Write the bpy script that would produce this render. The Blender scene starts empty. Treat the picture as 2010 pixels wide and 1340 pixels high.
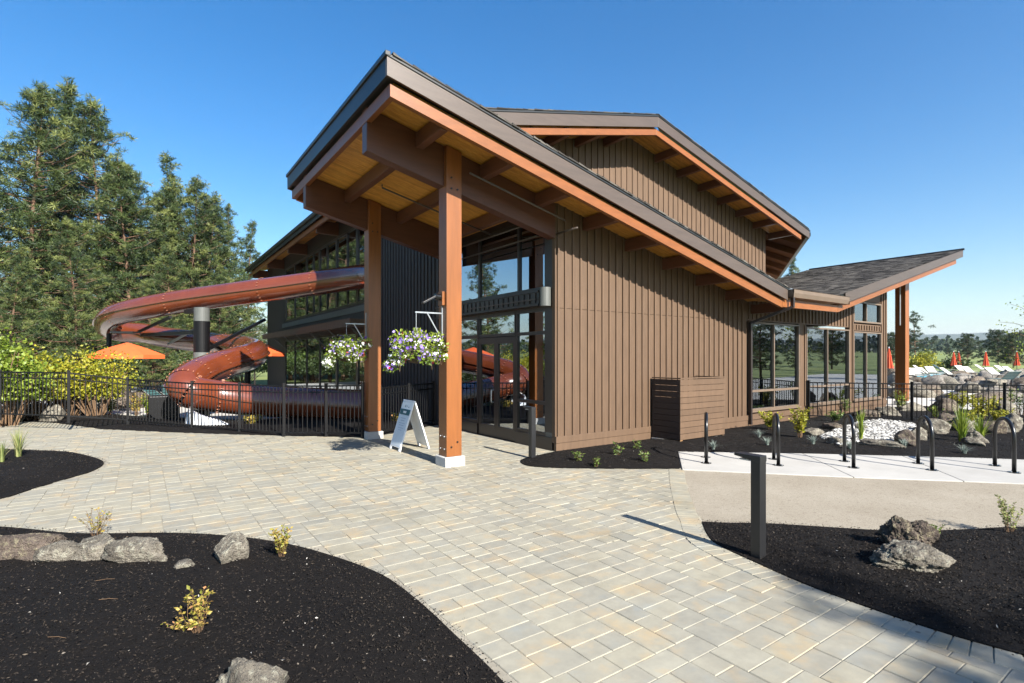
import bpy, bmesh, math, random
import numpy as np
from mathutils import Vector, Matrix, noise
from mathutils.geometry import delaunay_2d_cdt, intersect_point_tri_2d

R = math.radians
scn = bpy.context.scene
col = scn.collection
rng = random.Random(7)
nrg = np.random.default_rng(11)

# ------------------------------------------------------------------ camera, world, sun
# x runs along the front wall of the building, y back along its entrance side, origin at the wall corner
CAM = Vector((-6.910, -8.284, 1.9))
FW = Vector((0.5747, 0.8184, 0)); RT = Vector((0.8184, -0.5747, 0))
F = 1039.4
cd = bpy.data.cameras.new("camera"); cam = bpy.data.objects.new("camera", cd); col.objects.link(cam)
cam.location = CAM
cam.rotation_euler = (R(90), 0, math.atan2(-FW.x, FW.y))
cd.sensor_width = 36; cd.lens = F / 2010 * 36; cd.shift_y = 32 / 2010
cd.clip_start = 0.05; cd.clip_end = 30000
scn.camera = cam

SUN_EL = R(33.5)
SUN_DIR = Vector((-0.02, 1.0, -0.66)).normalized()          # direction the light travels
w = bpy.data.worlds.new("World"); scn.world = w; w.use_nodes = True
nt = w.node_tree; bg = nt.nodes["Background"]
sky = nt.nodes.new("ShaderNodeTexSky"); sky.sky_type = 'NISHITA'; sky.sun_disc = False
sky.sun_elevation = SUN_EL
sky.sun_rotation = math.atan2(-SUN_DIR.x, -SUN_DIR.y)
sky.altitude = 1300; sky.air_density = 1.4; sky.dust_density = 2.0; sky.ozone_density = 3.0
hs = nt.nodes.new('ShaderNodeHueSaturation'); hs.inputs['Saturation'].default_value = 1.42; hs.inputs['Hue'].default_value = 0.504; hs.inputs['Value'].default_value = 1.0
nt.links.new(sky.outputs[0], hs.inputs['Color']); nt.links.new(hs.outputs[0], bg.inputs[0]); bg.inputs[1].default_value = 0.057
sl = bpy.data.lights.new("sun", 'SUN'); sl.energy = 4.2; sl.angle = R(0.53); sl.color = (1.0, 0.955, 0.88)
so = bpy.data.objects.new("sun", sl); col.objects.link(so)
so.rotation_euler = SUN_DIR.to_track_quat('-Z', 'Y').to_euler()
so.location = (0, -30, 40)

vs = scn.view_settings
vs.view_transform = 'Standard'; vs.look = 'None'; vs.gamma = 1; vs.use_curve_mapping = False; vs.exposure = 1.78
scn.render.engine = 'CYCLES'
scn.cycles.use_denoising = True
scn.cycles.max_bounces = 8; scn.cycles.transparent_max_bounces = 12
scn.cycles.caustics_reflective = False; scn.cycles.caustics_refractive = False

# ------------------------------------------------------------------ places
def at(px, py, d):
    return CAM + FW * d + RT * ((px - 1005) / F * d) + Vector((0, 0, (702 - py) / F * d))
def gnd(px, py, z=0.0):
    return at(px, py, F * (1.9 - z) / (py - 702))

# ------------------------------------------------------------------ materials
def mk(name):
    m = bpy.data.materials.new(name); m.use_nodes = True
    return m, m.node_tree, m.node_tree.nodes["Principled BSDF"]
def node(nt, t, **k):
    n = nt.nodes.new(t)
    for a, v in k.items():
        if a.startswith('i_'):
            key = a[2:]; n.inputs[int(key) if key.isdigit() else key].default_value = v
        else: setattr(n, a, v)
    return n
def ramp(nt, src, stops):
    r = nt.nodes.new("ShaderNodeValToRGB"); e = r.color_ramp.elements
    while len(e) < len(stops): e.new(0.5)
    for i, (p, c) in enumerate(stops):
        e[i].position = p; e[i].color = (*c, 1)
    nt.links.new(src, r.inputs[0]); return r.outputs[0]
def mix(nt, fac, a, b, mode='MIX'):
    n = nt.nodes.new("ShaderNodeMix"); n.data_type = 'RGBA'; n.blend_type = mode
    for s, v in ((0, fac), (6, a), (7, b)):
        if hasattr(v, 'links'): nt.links.new(v, n.inputs[s])
        else: n.inputs[s].default_value = v if s == 0 else (*v, 1)
    return n.outputs[2]
def coords(nt, kind='Object', scale=(1, 1, 1), rot=(0, 0, 0)):
    tc = nt.nodes.new("ShaderNodeTexCoord"); mp = nt.nodes.new("ShaderNodeMapping")
    mp.inputs['Scale'].default_value = scale; mp.inputs['Rotation'].default_value = rot
    nt.links.new(tc.outputs[kind], mp.inputs[0]); return mp.outputs[0]
def noi(nt, v, scale, detail=4, rough=0.6):
    n = node(nt, "ShaderNodeTexNoise", i_Scale=scale, i_Detail=detail, i_Roughness=rough)
    nt.links.new(v, n.inputs['Vector']); return n.outputs['Fac']
def bump(nt, b, h, strength, dist=0.01):
    n = node(nt, "ShaderNodeBump", i_Strength=strength, i_Distance=dist)
    nt.links.new(h, n.inputs['Height']); nt.links.new(n.outputs[0], b.inputs['Normal'])
def attr(nt, name='tint'):
    n = nt.nodes.new("ShaderNodeAttribute"); n.attribute_name = name; return n.outputs['Fac']

def basic(name, c, rough=0.6, var=0.18, scale=6, bs=0.15, bscale=60, stretch=(1, 1, 1), metal=0, spec=0.5, coat=0):
    m, nt, b = mk(name)
    v = coords(nt, scale=stretch)
    lo = tuple(x * (1 - var) for x in c); hi = tuple(min(1, x * (1 + var)) for x in c)
    n1 = noi(nt, v, scale, 6)
    cc = ramp(nt, n1, [(0.3, lo), (0.7, hi)])
    oi = nt.nodes.new('ShaderNodeObjectInfo')
    cc = mix(nt, 1.0, cc, ramp(nt, oi.outputs['Random'], [(0, (0.9, 0.9, 0.9)), (1, (1.1, 1.1, 1.1))]), 'MULTIPLY')
    nt.links.new(cc, b.inputs['Base Color'])
    b.inputs['Roughness'].default_value = rough; b.inputs['Metallic'].default_value = metal
    b.inputs['Specular IOR Level'].default_value = spec; b.inputs['Coat Weight'].default_value = coat
    if bs: bump(nt, b, noi(nt, v, bscale, 3), bs, 0.004)
    return m

MAT = {}
MAT['siding'] = basic('siding', (0.101, 0.062, 0.037), 0.62, 0.14, 2.2, 0.35, 30, (6, 6, 0.8), spec=0.35)
MAT['siding_shaded'] = basic('siding_shaded', (0.026, 0.020, 0.019), 0.6, 0.12, 2.2, 0.3, 30, (6, 6, 0.8))  # same siding, with the shade of the sunless side put into its colour
MAT['fascia'] = basic('fascia', (0.072, 0.052, 0.040), 0.42, 0.12, 1.5, 0.25, 30, (1, 1, 9), spec=0.5)
MAT['trimmetal'] = basic('trimmetal', (0.016, 0.018, 0.018), 0.4, 0.1, 3, 0.05, 40, spec=0.5)
MAT['cedar'] = basic('cedar', (0.195, 0.066, 0.0165), 0.38, 0.16, 1.6, 0.2, 40, (2, 2, 9), spec=0.5)
MAT['cedar_post'] = basic('cedar_post', (0.195, 0.066, 0.0165), 0.36, 0.16, 1.6, 0.2, 40, (9, 9, 0.7), spec=0.5)
MAT['glulam'] = basic('glulam', (0.092, 0.033, 0.018), 0.4, 0.18, 1.5, 0.15, 40, (1, 9, 9), spec=0.5)
MAT['purlin'] = basic('purlin', (0.105, 0.038, 0.018), 0.45, 0.18, 1.5, 0.15, 40, (9, 1, 9), spec=0.5)
MAT['soffit_shaded'] = basic('soffit_shaded', (0.11, 0.045, 0.018), 0.9, 0.18, 1.5, 0.1, 40, spec=0.05)  # soffit wood darkened: the shade under the right eave is in its colour
MAT['bronze'] = basic('bronze', (0.026, 0.019, 0.017), 0.35, 0.08, 4, 0.0, spec=0.5)
MAT['tanframe'] = basic('tanframe', (0.13, 0.092, 0.064), 0.45, 0.08, 4, 0.1)
MAT['concrete'] = basic('concrete', (0.36, 0.345, 0.315), 0.85, 0.10, 1.3, 0.3, 90)
MAT['plinth'] = basic('plinth', (0.42, 0.405, 0.38), 0.85, 0.12, 5, 0.4, 60)
MAT['blacksteel'] = basic('blacksteel', (0.006, 0.006, 0.0065), 0.28, 0.1, 4, 0.03, 80, spec=0.5)
MAT['fencesteel'] = basic('fencesteel', (0.004, 0.004, 0.0045), 0.45, 0.1, 4, 0.0, spec=0.25)
MAT['bollard'] = basic('bollard', (0.013, 0.013, 0.014), 0.38, 0.1, 4, 0.03, spec=0.5)
MAT['galv'] = basic('galv', (0.36, 0.38, 0.40), 0.4, 0.15, 8, 0.05, metal=0.7)
MAT['greysteel'] = basic('greysteel', (0.095, 0.10, 0.092), 0.5, 0.1, 3, 0.05)
MAT['white'] = basic('white', (0.78, 0.78, 0.77), 0.4, 0.04, 4, 0.05)
MAT['teal'] = basic('teal', (0.015, 0.09, 0.10), 0.5, 0.05, 4, 0.0)
MAT['greytext'] = basic('greytext', (0.35, 0.42, 0.5), 0.6, 0.05, 4, 0.0)
MAT['signblue'] = basic('signblue', (0.60, 0.66, 0.70), 0.4, 0.08, 4, 0.0)
MAT['orangecloth'] = basic('orangecloth', (0.62, 0.095, 0.018), 0.8, 0.1, 3, 0.2, 120)
MAT['redcloth'] = basic('redcloth', (0.45, 0.06, 0.02), 0.8, 0.15, 3, 0.2, 120)
MAT['sling'] = basic('sling', (0.04, 0.10, 0.10), 0.6, 0.1, 4, 0.1)
MAT['lightsling'] = basic('lightsling', (0.5, 0.48, 0.42), 0.6, 0.1, 4, 0.1)
MAT['basketliner'] = basic('basketliner', (0.05, 0.035, 0.02), 0.9, 0.3, 20, 0.5)
MAT['bark'] = basic('bark', (0.13, 0.075, 0.045), 0.9, 0.4, 3, 0.8, 9, (3, 3, 0.5))
MAT['stem'] = basic('stem', (0.12, 0.07, 0.035), 0.8, 0.2, 6, 0.0)
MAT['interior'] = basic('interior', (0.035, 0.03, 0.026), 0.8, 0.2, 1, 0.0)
MAT['interior_wood'] = basic('interior_wood', (0.36, 0.2, 0.09), 0.5, 0.15, 2, 0.0)
MAT['lightblue'] = basic('lightblue', (0.30, 0.58, 0.72), 0.5, 0.05, 2, 0.0)
MAT['conduit'] = basic('conduit', (0.07, 0.055, 0.045), 0.4, 0.05, 2, 0.0, metal=0.3)

def ceiling_mat():
    m, nt, b = mk('soffit_wood')
    v = coords(nt, scale=(1.0, 14, 14))
    t = attr(nt)
    n1 = noi(nt, v, 1.6, 5)
    c1 = ramp(nt, n1, [(0.3, (0.46, 0.20, 0.034)), (0.7, (0.68, 0.36, 0.075))])
    c2 = mix(nt, 1.0, c1, ramp(nt, t, [(0, (0.72, 0.68, 0.62)), (1, (1.15, 1.12, 1.05))]), 'MULTIPLY')
    nt.links.new(c2, b.inputs['Base Color']); b.inputs['Roughness'].default_value = 0.45
    return m
MAT['soffit'] = ceiling_mat()

def paver_mat(name, cool):
    m, nt, b = mk(name)
    v = coords(nt); t = attr(nt)
    n1 = noi(nt, v, 3.3, 5); n2 = noi(nt, v, 7.5, 6); n3 = noi(nt, v, 150, 3, 0.7)
    base = ramp(nt, n2, [(0.30, (0.228, 0.215, 0.176)), (0.70, (0.288, 0.271, 0.218))])
    och = mix(nt, ramp(nt, n1, [(0.52, (0, 0, 0)), (0.68, (0.7, 0.7, 0.7))]), base, (0.335, 0.262, 0.165))
    blu = mix(nt, ramp(nt, n1, [(0.28, (0.7, 0.7, 0.7)), (0.42, (0, 0, 0))]), och, (0.235, 0.242, 0.222))
    tin = mix(nt, 1.0, blu, ramp(nt, t, [(0.0, (0.88, 0.885, 0.89)), (0.45, (1.0, 0.99, 0.97)), (0.8, (1.04, 1.015, 0.95)), (1.0, (1.08, 1.075, 1.05))]), 'MULTIPLY')
    spk = mix(nt, ramp(nt, n3, [(0.60, (0, 0, 0)), (0.72, (0.4, 0.4, 0.4))]), tin, (0.16, 0.15, 0.13))
    st = mix(nt, 1.0, spk, ramp(nt, noi(nt, v, 0.55, 6, 0.65), [(0.30, (0.84, 0.82, 0.78)), (0.48, (1, 1, 1)), (0.72, (1.05, 1.05, 1.04))]), 'MULTIPLY')
    dots = nt.nodes.new('ShaderNodeTexVoronoi'); dots.inputs['Scale'].default_value = 1.6; nt.links.new(v, dots.inputs['Vector'])
    st = mix(nt, ramp(nt, dots.outputs['Distance'], [(0.018, (0.7, 0.7, 0.7)), (0.032, (0, 0, 0))]), st, (0.06, 0.055, 0.045))
    nt.links.new(st, b.inputs['Base Color'])
    b.inputs['Roughness'].default_value = 0.8; b.inputs['Specular IOR Level'].default_value = 0.3
    bump(nt, b, n3, 0.25, 0.003)
    return m
MAT['paver'] = paver_mat('paver_stone', False)
MAT['sandjoint'] = basic('sandjoint', (0.25, 0.225, 0.175), 0.95, 0.25, 5, 0.4, 200)

def mulch_mat():
    m, nt, b = mk('mulch')
    v = coords(nt); n1 = noi(nt, v, 40, 6, 0.75); n2 = noi(nt, v, 1.2, 4)
    c = ramp(nt, n1, [(0.35, (0.003, 0.0025, 0.0022)), (0.62, (0.009, 0.0075, 0.0066)), (0.8, (0.028, 0.023, 0.019))])
    c = mix(nt, 0.35, c, ramp(nt, n2, [(0.3, (0.004, 0.0033, 0.003)), (0.7, (0.012, 0.0095, 0.0085))]))
    nt.links.new(c, b.inputs['Base Color']); b.inputs['Roughness'].default_value = 0.9
    b.inputs['Specular IOR Level'].default_value = 0.15
    bump(nt, b, n1, 0.9, 0.02)
    return m
MAT['mulch'] = mulch_mat()
def tinted(name, stops, rough=0.8, spec=0.3, trans=0):
    m, nt, b = mk(name)
    nt.links.new(ramp(nt, attr(nt), stops), b.inputs['Base Color'])
    b.inputs['Roughness'].default_value = rough; b.inputs['Specular IOR Level'].default_value = spec
    if trans:
        tr = nt.nodes.new("ShaderNodeBsdfTranslucent"); mx = nt.nodes.new("ShaderNodeMixShader"); mx.inputs[0].default_value = trans
        nt.links.new(ramp(nt, attr(nt), stops), tr.inputs[0])
        nt.links.new(b.outputs[0], mx.inputs[1]); nt.links.new(tr.outputs[0], mx.inputs[2])
        nt.links.new(mx.outputs[0], nt.nodes["Material Output"].inputs[0])
    return m
MAT['chips'] = tinted('chips', [(0, (0.004, 0.0035, 0.003)), (0.70, (0.022, 0.017, 0.014)), (0.975, (0.038, 0.030, 0.023)), (0.995, (0.10, 0.08, 0.06)), (1, (0.45, 0.43, 0.40))], 0.85, 0.2)
MAT['pebbles'] = tinted('pebbles', [(0, (0.09, 0.085, 0.078)), (0.5, (0.30, 0.29, 0.27)), (1, (0.52, 0.51, 0.48))], 0.75)
MAT['shingle'] = tinted('shingle', [(0, (0.022, 0.020, 0.018)), (0.5, (0.058, 0.053, 0.048)), (1, (0.14, 0.128, 0.112))], 0.95, 0.1)
MAT['pine'] = tinted('pine', [(0, (0.014, 0.028, 0.012)), (0.5, (0.058, 0.086, 0.026)), (1, (0.185, 0.205, 0.060))], 0.5, 0.3, 0.12)
MAT['pinefar'] = tinted('pinefar', [(0, (0.02, 0.036, 0.02)), (0.5, (0.04, 0.062, 0.028)), (1, (0.075, 0.095, 0.038))], 0.6, 0.3, 0.2)
MAT['yellowleaf'] = tinted('yellowleaf', [(0, (0.09, 0.125, 0.012)), (0.5, (0.255, 0.255, 0.022)), (1, (0.46, 0.40, 0.038))], 0.5, 0.3, 0.35)
MAT['goldleaf'] = tinted('goldleaf', [(0, (0.10, 0.13, 0.02)), (0.4, (0.30, 0.27, 0.05)), (0.8, (0.42, 0.27, 0.08)), (1, (0.46, 0.22, 0.1))], 0.5, 0.3, 0.3)
MAT['greenleaf'] = tinted('greenleaf', [(0, (0.045, 0.08, 0.02)), (0.5, (0.11, 0.17, 0.035)), (1, (0.21, 0.26, 0.06))], 0.45, 0.4, 0.35)
MAT['paleblade'] = tinted('paleblade', [(0, (0.12, 0.16, 0.05)), (0.5, (0.26, 0.29, 0.10)), (1, (0.45, 0.42, 0.2))], 0.5, 0.3, 0.3)
MAT['blueblade'] = tinted('blueblade', [(0, (0.16, 0.20, 0.17)), (1, (0.34, 0.39, 0.34))], 0.6, 0.3, 0.2)
MAT['darkleaf'] = tinted('darkleaf', [(0, (0.02, 0.035, 0.012)), (0.5, (0.05, 0.075, 0.022)), (1, (0.09, 0.12, 0.035))], 0.5, 0.4, 0.25)
MAT['limeleaf'] = tinted('limeleaf', [(0, (0.07, 0.12, 0.012)), (0.5, (0.19, 0.26, 0.03)), (1, (0.32, 0.37, 0.06))], 0.45, 0.35, 0.35)
MAT['petal'] = tinted('petal', [(0, (0.80, 0.80, 0.78)), (0.62, (0.82, 0.82, 0.80)), (0.66, (0.45, 0.36, 0.75)), (0.96, (0.16, 0.07, 0.5)), (0.975, (0.5, 0.02, 0.09)), (1, (0.5, 0.02, 0.09))], 0.55, 0.3, 0.3)
for e in ('CONSTANT',):
    for n in MAT['petal'].node_tree.nodes:
        if n.type == 'VALTORGB': n.color_ramp.interpolation = 'LINEAR'

def rock_mat(name, dark, light, lichen, scale=1.0):
    m, nt, b = mk(name)
    v = coords(nt); n1 = noi(nt, v, 3.5 * scale, 8, 0.65); n2 = noi(nt, v, 16 * scale, 6, 0.7); n3 = noi(nt, v, 60 * scale, 4, 0.7)
    c = ramp(nt, n1, [(0.32, dark), (0.66, light)])
    c = mix(nt, ramp(nt, n2, [(0.52, (0, 0, 0)), (0.62, (0.8, 0.8, 0.8))]), c, lichen)
    c = mix(nt, ramp(nt, n3, [(0.30, (0.75, 0.75, 0.75)), (0.46, (0, 0, 0))]), c, tuple(x * 0.35 for x in dark))
    nt.links.new(c, b.inputs['Base Color']); b.inputs['Roughness'].default_value = 0.9; b.inputs['Specular IOR Level'].default_value = 0.2
    a = node(nt, "ShaderNodeMath", operation='ADD'); nt.links.new(n2, a.inputs[0]); nt.links.new(n3, a.inputs[1])
    bump(nt, b, a.outputs[0], 1.0, 0.05)
    return m
MAT['rock'] = rock_mat('rock', (0.085, 0.074, 0.060), (0.32, 0.285, 0.23), (0.44, 0.42, 0.33))
MAT['darkrock'] = rock_mat('darkrock', (0.055, 0.044, 0.037), (0.21, 0.165, 0.133), (0.33, 0.29, 0.19))
MAT['palerock'] = rock_mat('palerock', (0.10, 0.088, 0.075), (0.30, 0.27, 0.235), (0.33, 0.31, 0.28))

def gravel_mat():
    m, nt, b = mk('decomposed_granite')
    v = coords(nt); n1 = noi(nt, v, 90, 4, 0.75); n2 = noi(nt, v, 0.9, 5, 0.6); n3 = noi(nt, v, 14, 6, 0.7)
    c = ramp(nt, n1, [(0.30, (0.12, 0.10, 0.075)), (0.45, (0.27, 0.24, 0.19)), (0.75, (0.37, 0.34, 0.285))])
    c = mix(nt, 1.0, c, ramp(nt, n2, [(0.3, (0.85, 0.82, 0.78)), (0.7, (1.06, 1.05, 1.03))]), 'MULTIPLY')
    c = mix(nt, ramp(nt, n3, [(0.55, (0, 0, 0)), (0.70, (0.75, 0.75, 0.75))]), c, (0.15, 0.118, 0.08))
    nt.links.new(c, b.inputs['Base Color']); b.inputs['Roughness'].default_value = 0.95; b.inputs['Specular IOR Level'].default_value = 0.15
    bump(nt, b, n1, 0.6, 0.01)
    return m
MAT['gravel'] = gravel_mat()
def grass_mat():
    m, nt, b = mk('meadow_grass')
    v = coords(nt); n1 = noi(nt, v, 0.05, 6); n2 = noi(nt, v, 2.5, 6, 0.7)
    c = ramp(nt, n1, [(0.3, (0.09, 0.14, 0.03)), (0.7, (0.24, 0.27, 0.07))])
    c = mix(nt, 1.0, c, ramp(nt, n2, [(0.3, (0.6, 0.6, 0.6)), (0.7, (1.25, 1.2, 1.1))]), 'MULTIPLY')
    nt.links.new(c, b.inputs['Base Color']); b.inputs['Roughness'].default_value = 0.9
    return m
MAT['grass'] = grass_mat()
MAT['hill'] = basic('hill_forest', (0.045, 0.065, 0.035), 0.95, 0.5, 0.02, 0.0, stretch=(1, 1, 1))
MAT['deck'] = basic('pool_deck_concrete', (0.40, 0.38, 0.345), 0.85, 0.1, 0.8, 0.2, 60)

def water_mat():
    m, nt, b = mk('pool_water')
    b.inputs['Base Color'].default_value = (0.10, 0.28, 0.36, 1); b.inputs['Roughness'].default_value = 0.06
    bump(nt, b, noi(nt, coords(nt), 3.5, 3), 0.25, 0.03); return m
MAT['water'] = water_mat()

def slide_mat():
    m, nt, b = mk('slide_fibreglass')
    v = coords(nt); n1 = noi(nt, v, 1.5, 4)
    nt.links.new(ramp(nt, n1, [(0.3, (0.118, 0.027, 0.010)), (0.7, (0.148, 0.035, 0.0125))]), b.inputs['Base Color'])
    b.inputs['Roughness'].default_value = 0.25; b.inputs['Coat Weight'].default_value = 0.7; b.inputs['Coat Roughness'].default_value = 0.06
    bump(nt, b, noi(nt, v, 6, 3), 0.06, 0.02)
    return m
MAT['slide'] = slide_mat()
MAT['slideflange'] = basic('slideflange', (0.36, 0.15, 0.085), 0.4, 0.2, 20, 0.1)

def glass_mat(name, base, tint):
    m, nt, b = mk(name); nt.nodes.remove(b)
    fr = node(nt, "ShaderNodeFresnel", i_IOR=1.5)
    mr = node(nt, "ShaderNodeMapRange"); mr.inputs[1].default_value = 0.04; mr.inputs[2].default_value = 1
    mr.inputs[3].default_value = base; mr.inputs[4].default_value = 1.0
    gl = node(nt, "ShaderNodeBsdfGlossy", i_Roughness=0.0, i_Color=(0.86, 0.93, 1.0, 1))
    tr = node(nt, "ShaderNodeBsdfTransparent", i_Color=(*tint, 1))
    mx = nt.nodes.new("ShaderNodeMixShader")
    nt.links.new(fr.outputs[0], mr.inputs[0]); nt.links.new(mr.outputs[0], mx.inputs[0])
    nt.links.new(tr.outputs[0], mx.inputs[1]); nt.links.new(gl.outputs[0], mx.inputs[2])
    nt.links.new(mx.outputs[0], nt.nodes["Material Output"].inputs[0])
    return m
MAT['glass'] = glass_mat('coated_glass', 0.42, (0.28, 0.31, 0.30))
MAT['clearglass'] = glass_mat('window_glass', 0.26, (0.55, 0.62, 0.59))
def lamp_mat():
    m, nt, b = mk('lamp_orange')
    b.inputs['Base Color'].default_value = (0.8, 0.22, 0.03, 1)
    b.inputs['Emission Color'].default_value = (1.0, 0.3, 0.05, 1); b.inputs['Emission Strength'].default_value = 1.2
    return m
MAT['lamp'] = lamp_mat()

# ------------------------------------------------------------------ mesh helpers
class MB:
    def __init__(s): s.v = []; s.f = []; s.t = []; s.cur = 0.5
    def add(s, vs, fs):
        n = len(s.v); s.v += [tuple(p) for p in vs]
        for f in fs: s.f.append(tuple(i + n for i in f)); s.t.append(s.cur)
    def box(s, x0, y0, z0, x1, y1, z1):
        s.add([(x0,y0,z0),(x1,y0,z0),(x1,y1,z0),(x0,y1,z0),(x0,y0,z1),(x1,y0,z1),(x1,y1,z1),(x0,y1,z1)],
              [(0,3,2,1),(4,5,6,7),(0,1,5,4),(1,2,6,5),(2,3,7,6),(3,0,4,7)]); return s
    def prism(s, pts, d):
        n = len(pts); d = Vector(d); p = [Vector(q) for q in pts]
        s.add(p + [q + d for q in p], [tuple(range(n))[::-1], tuple(range(n, 2*n))] + [(i, (i+1) % n, n+(i+1) % n, n+i) for i in range(n)]); return s
    def py(s, poly, y0, y1): return s.prism([(x, y0, z) for x, z in poly], (0, y1-y0, 0))
    def px(s, poly, x0, x1): return s.prism([(x0, y, z) for y, z in poly], (x1-x0, 0, 0))
    def pz(s, poly, z0, z1): return s.prism([(x, y, z0) for x, y in poly], (0, 0, z1-z0))
    def bar(s, a, b, w, h=None, up=(0, 0, 1)):
        a, b = Vector(a), Vector(b); h = h or w; t = (b-a).normalized(); u = Vector(up)
        if abs(t.dot(u)) > .98: u = Vector((1, 0, 0))
        r = t.cross(u).normalized() * (w/2); u = r.cross(t).normalized() * (h/2)
        q = [-r-u, r-u, r+u, -r+u]
        s.add([a+k for k in q] + [b+k for k in q], [(3,2,1,0),(4,5,6,7)] + [(i, (i+1) % 4, 4+(i+1) % 4, 4+i) for i in range(4)]); return s
    def tube(s, path, r, seg=10, cap=True, closed=False):
        path = [Vector(p) for p in path]; n = len(path); rs = r if hasattr(r, '__len__') else [r]*n
        ref = Vector((0, 0, 1)); vs = []
        for i, p in enumerate(path):
            t = (path[(i+1) % n if closed else min(i+1, n-1)] - path[(i-1) % n if closed else max(i-1, 0)]).normalized()
            if abs(t.dot(ref)) > .95: ref = Vector((1, 0.1, 0))
            x = t.cross(ref).normalized(); y = x.cross(t).normalized(); ref = y
            for k in range(seg):
                a = 2*math.pi*k/seg; vs.append(p + (x*math.cos(a) + y*math.sin(a))*rs[i])
        fs = []
        for i in range(n if closed else n-1):
            j = (i+1) % n
            for k in range(seg):
                l = (k+1) % seg; fs.append((i*seg+k, i*seg+l, j*seg+l, j*seg+k))
        if cap and not closed: fs += [tuple(range(seg))[::-1], tuple(range((n-1)*seg, n*seg))]
        s.add(vs, fs); return s
    def lathe(s, prof, seg=20, c=(0, 0, 0)):
        vs = []; n = len(prof)
        for k in range(seg):
            a = 2*math.pi*k/seg
            for r, z in prof: vs.append((c[0]+r*math.cos(a), c[1]+r*math.sin(a), c[2]+z))
        fs = []
        for k in range(seg):
            l = (k+1) % seg
            for i in range(n-1): fs.append((k*n+i, l*n+i, l*n+i+1, k*n+i+1))
        s.add(vs, fs); return s
    def mesh(s, name, smooth=False):
        me = bpy.data.meshes.new(name); me.from_pydata(s.v, [], s.f)
        if any(t != 0.5 for t in s.t):
            a = me.attributes.new('tint', 'FLOAT', 'FACE'); a.data.foreach_set('value', s.t)
        if smooth: me.polygons.foreach_set('use_smooth', [True]*len(me.polygons))
        me.update(); return me

WL = {}
def tag(o, label=None, cat=None, group=None, kind=None):
    if label: o['label'] = label
    if cat: o['category'] = cat
    if group: o['group'] = group
    if kind: o['kind'] = kind
    return o
def thing(name, loc, label, cat, group=None, rz=0):
    o = bpy.data.objects.new(name, None); col.objects.link(o); o.location = loc; o.rotation_euler.z = rz
    o.empty_display_size = 0.1
    WL[o.name] = Vector(loc); return tag(o, label, cat, group)
def link(name, me, mat=None, parent=None, world=True, bev=0):
    """one mesh object; world: its vertices are given in world space although it hangs under a thing"""
    o = bpy.data.objects.new(name, me); col.objects.link(o)
    if mat and not me.materials: me.materials.append(MAT[mat] if isinstance(mat, str) else mat)
    if parent is not None:
        o.parent = parent
        if world: o.location = -WL[parent.name]; WL[o.name] = Vector((0, 0, 0))
    else: WL[o.name] = Vector((0, 0, 0))
    if parent is not None and not world: WL[o.name] = Vector((0, 0, 0))
    if bev:
        m = o.modifiers.new('bevel', 'BEVEL'); m.width = bev; m.segments = 2; m.limit_method = 'ANGLE'
    return o
def put(name, mb, mat, parent=None, world=True, smooth=False, bev=0):
    return link(name, mb.mesh(name, smooth), mat, parent, world, bev)
def copy_tree(o, parent=None):
    c = o.copy(); col.objects.link(c); c.parent = parent
    for ch in o.children: copy_tree(ch, c)
    return c
def np_mesh(name, V, Fq, tint=None, smooth=False):
    V = np.asarray(V, np.float32); Fq = np.asarray(Fq, np.int32); k = Fq.shape[1]
    me = bpy.data.meshes.new(name)
    me.vertices.add(len(V)); me.vertices.foreach_set('co', V.ravel())
    me.loops.add(Fq.size); me.loops.foreach_set('vertex_index', Fq.ravel())
    me.polygons.add(len(Fq)); me.polygons.foreach_set('loop_start', np.arange(0, Fq.size, k, dtype=np.int32))
    if smooth: me.polygons.foreach_set('use_smooth', np.ones(len(Fq), bool))
    if tint is not None:
        a = me.attributes.new('tint', 'FLOAT', 'FACE'); a.data.foreach_set('value', np.asarray(tint, np.float32))
    me.update(calc_edges=True); return me
def unit(v): return v / np.maximum(np.linalg.norm(v, axis=-1, keepdims=True), 1e-9)
def leaves(P, D, L, W, tint, fold=0.25, name='leaves'):
    """kite-shaped folded leaves: P bases, D directions, L lengths, W widths"""
    n = len(P); D = unit(D); S = unit(np.cross(D, unit(nrg.normal(size=(n, 3))))); N = np.cross(D, S)
    L = np.broadcast_to(L, (n,))[:, None]; W = np.broadcast_to(W, (n,))[:, None]
    a = P; b = P + D*L*.45 + S*W*.5 + N*W*fold; c = P + D*L; d = P + D*L*.45 - S*W*.5 + N*W*fold
    V = np.stack([a, b, c, d], 1).reshape(-1, 3); i = np.arange(n)*4
    Fq = np.concatenate([np.stack([i, i+1, i+2], 1), np.stack([i, i+2, i+3], 1)])
    return np_mesh(name, V, Fq, np.concatenate([tint, tint]))
def inside(p, poly):
    x, y = p[0], p[1]; r = False; n = len(poly); j = n-1
    for i in range(n):
        xi, yi = poly[i][0], poly[i][1]; xj, yj = poly[j][0], poly[j][1]
        if (yi > y) != (yj > y) and x < (xj-xi)*(y-yi)/(yj-yi)+xi: r = not r
        j = i
    return r
def smooth_line(pts, n=6, closed=False):
    """Catmull-Rom through the points"""
    p = [Vector(q) for q in pts]; out = []; m = len(p)
    for i in range(m if closed else m-1):
        g = (lambda k: p[k % m]) if closed else (lambda k: p[min(max(k, 0), m-1)])
        a, b, c, d = g(i-1), g(i), g(i+1), g(i+2)
        for k in range(n):
            t = k/n
            out.append(0.5*((2*b)+(c-a)*t+(2*a-5*b+4*c-d)*t*t+(3*b-a-3*c+d)*t**3))
    if not closed: out.append(p[-1])
    return out
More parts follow.
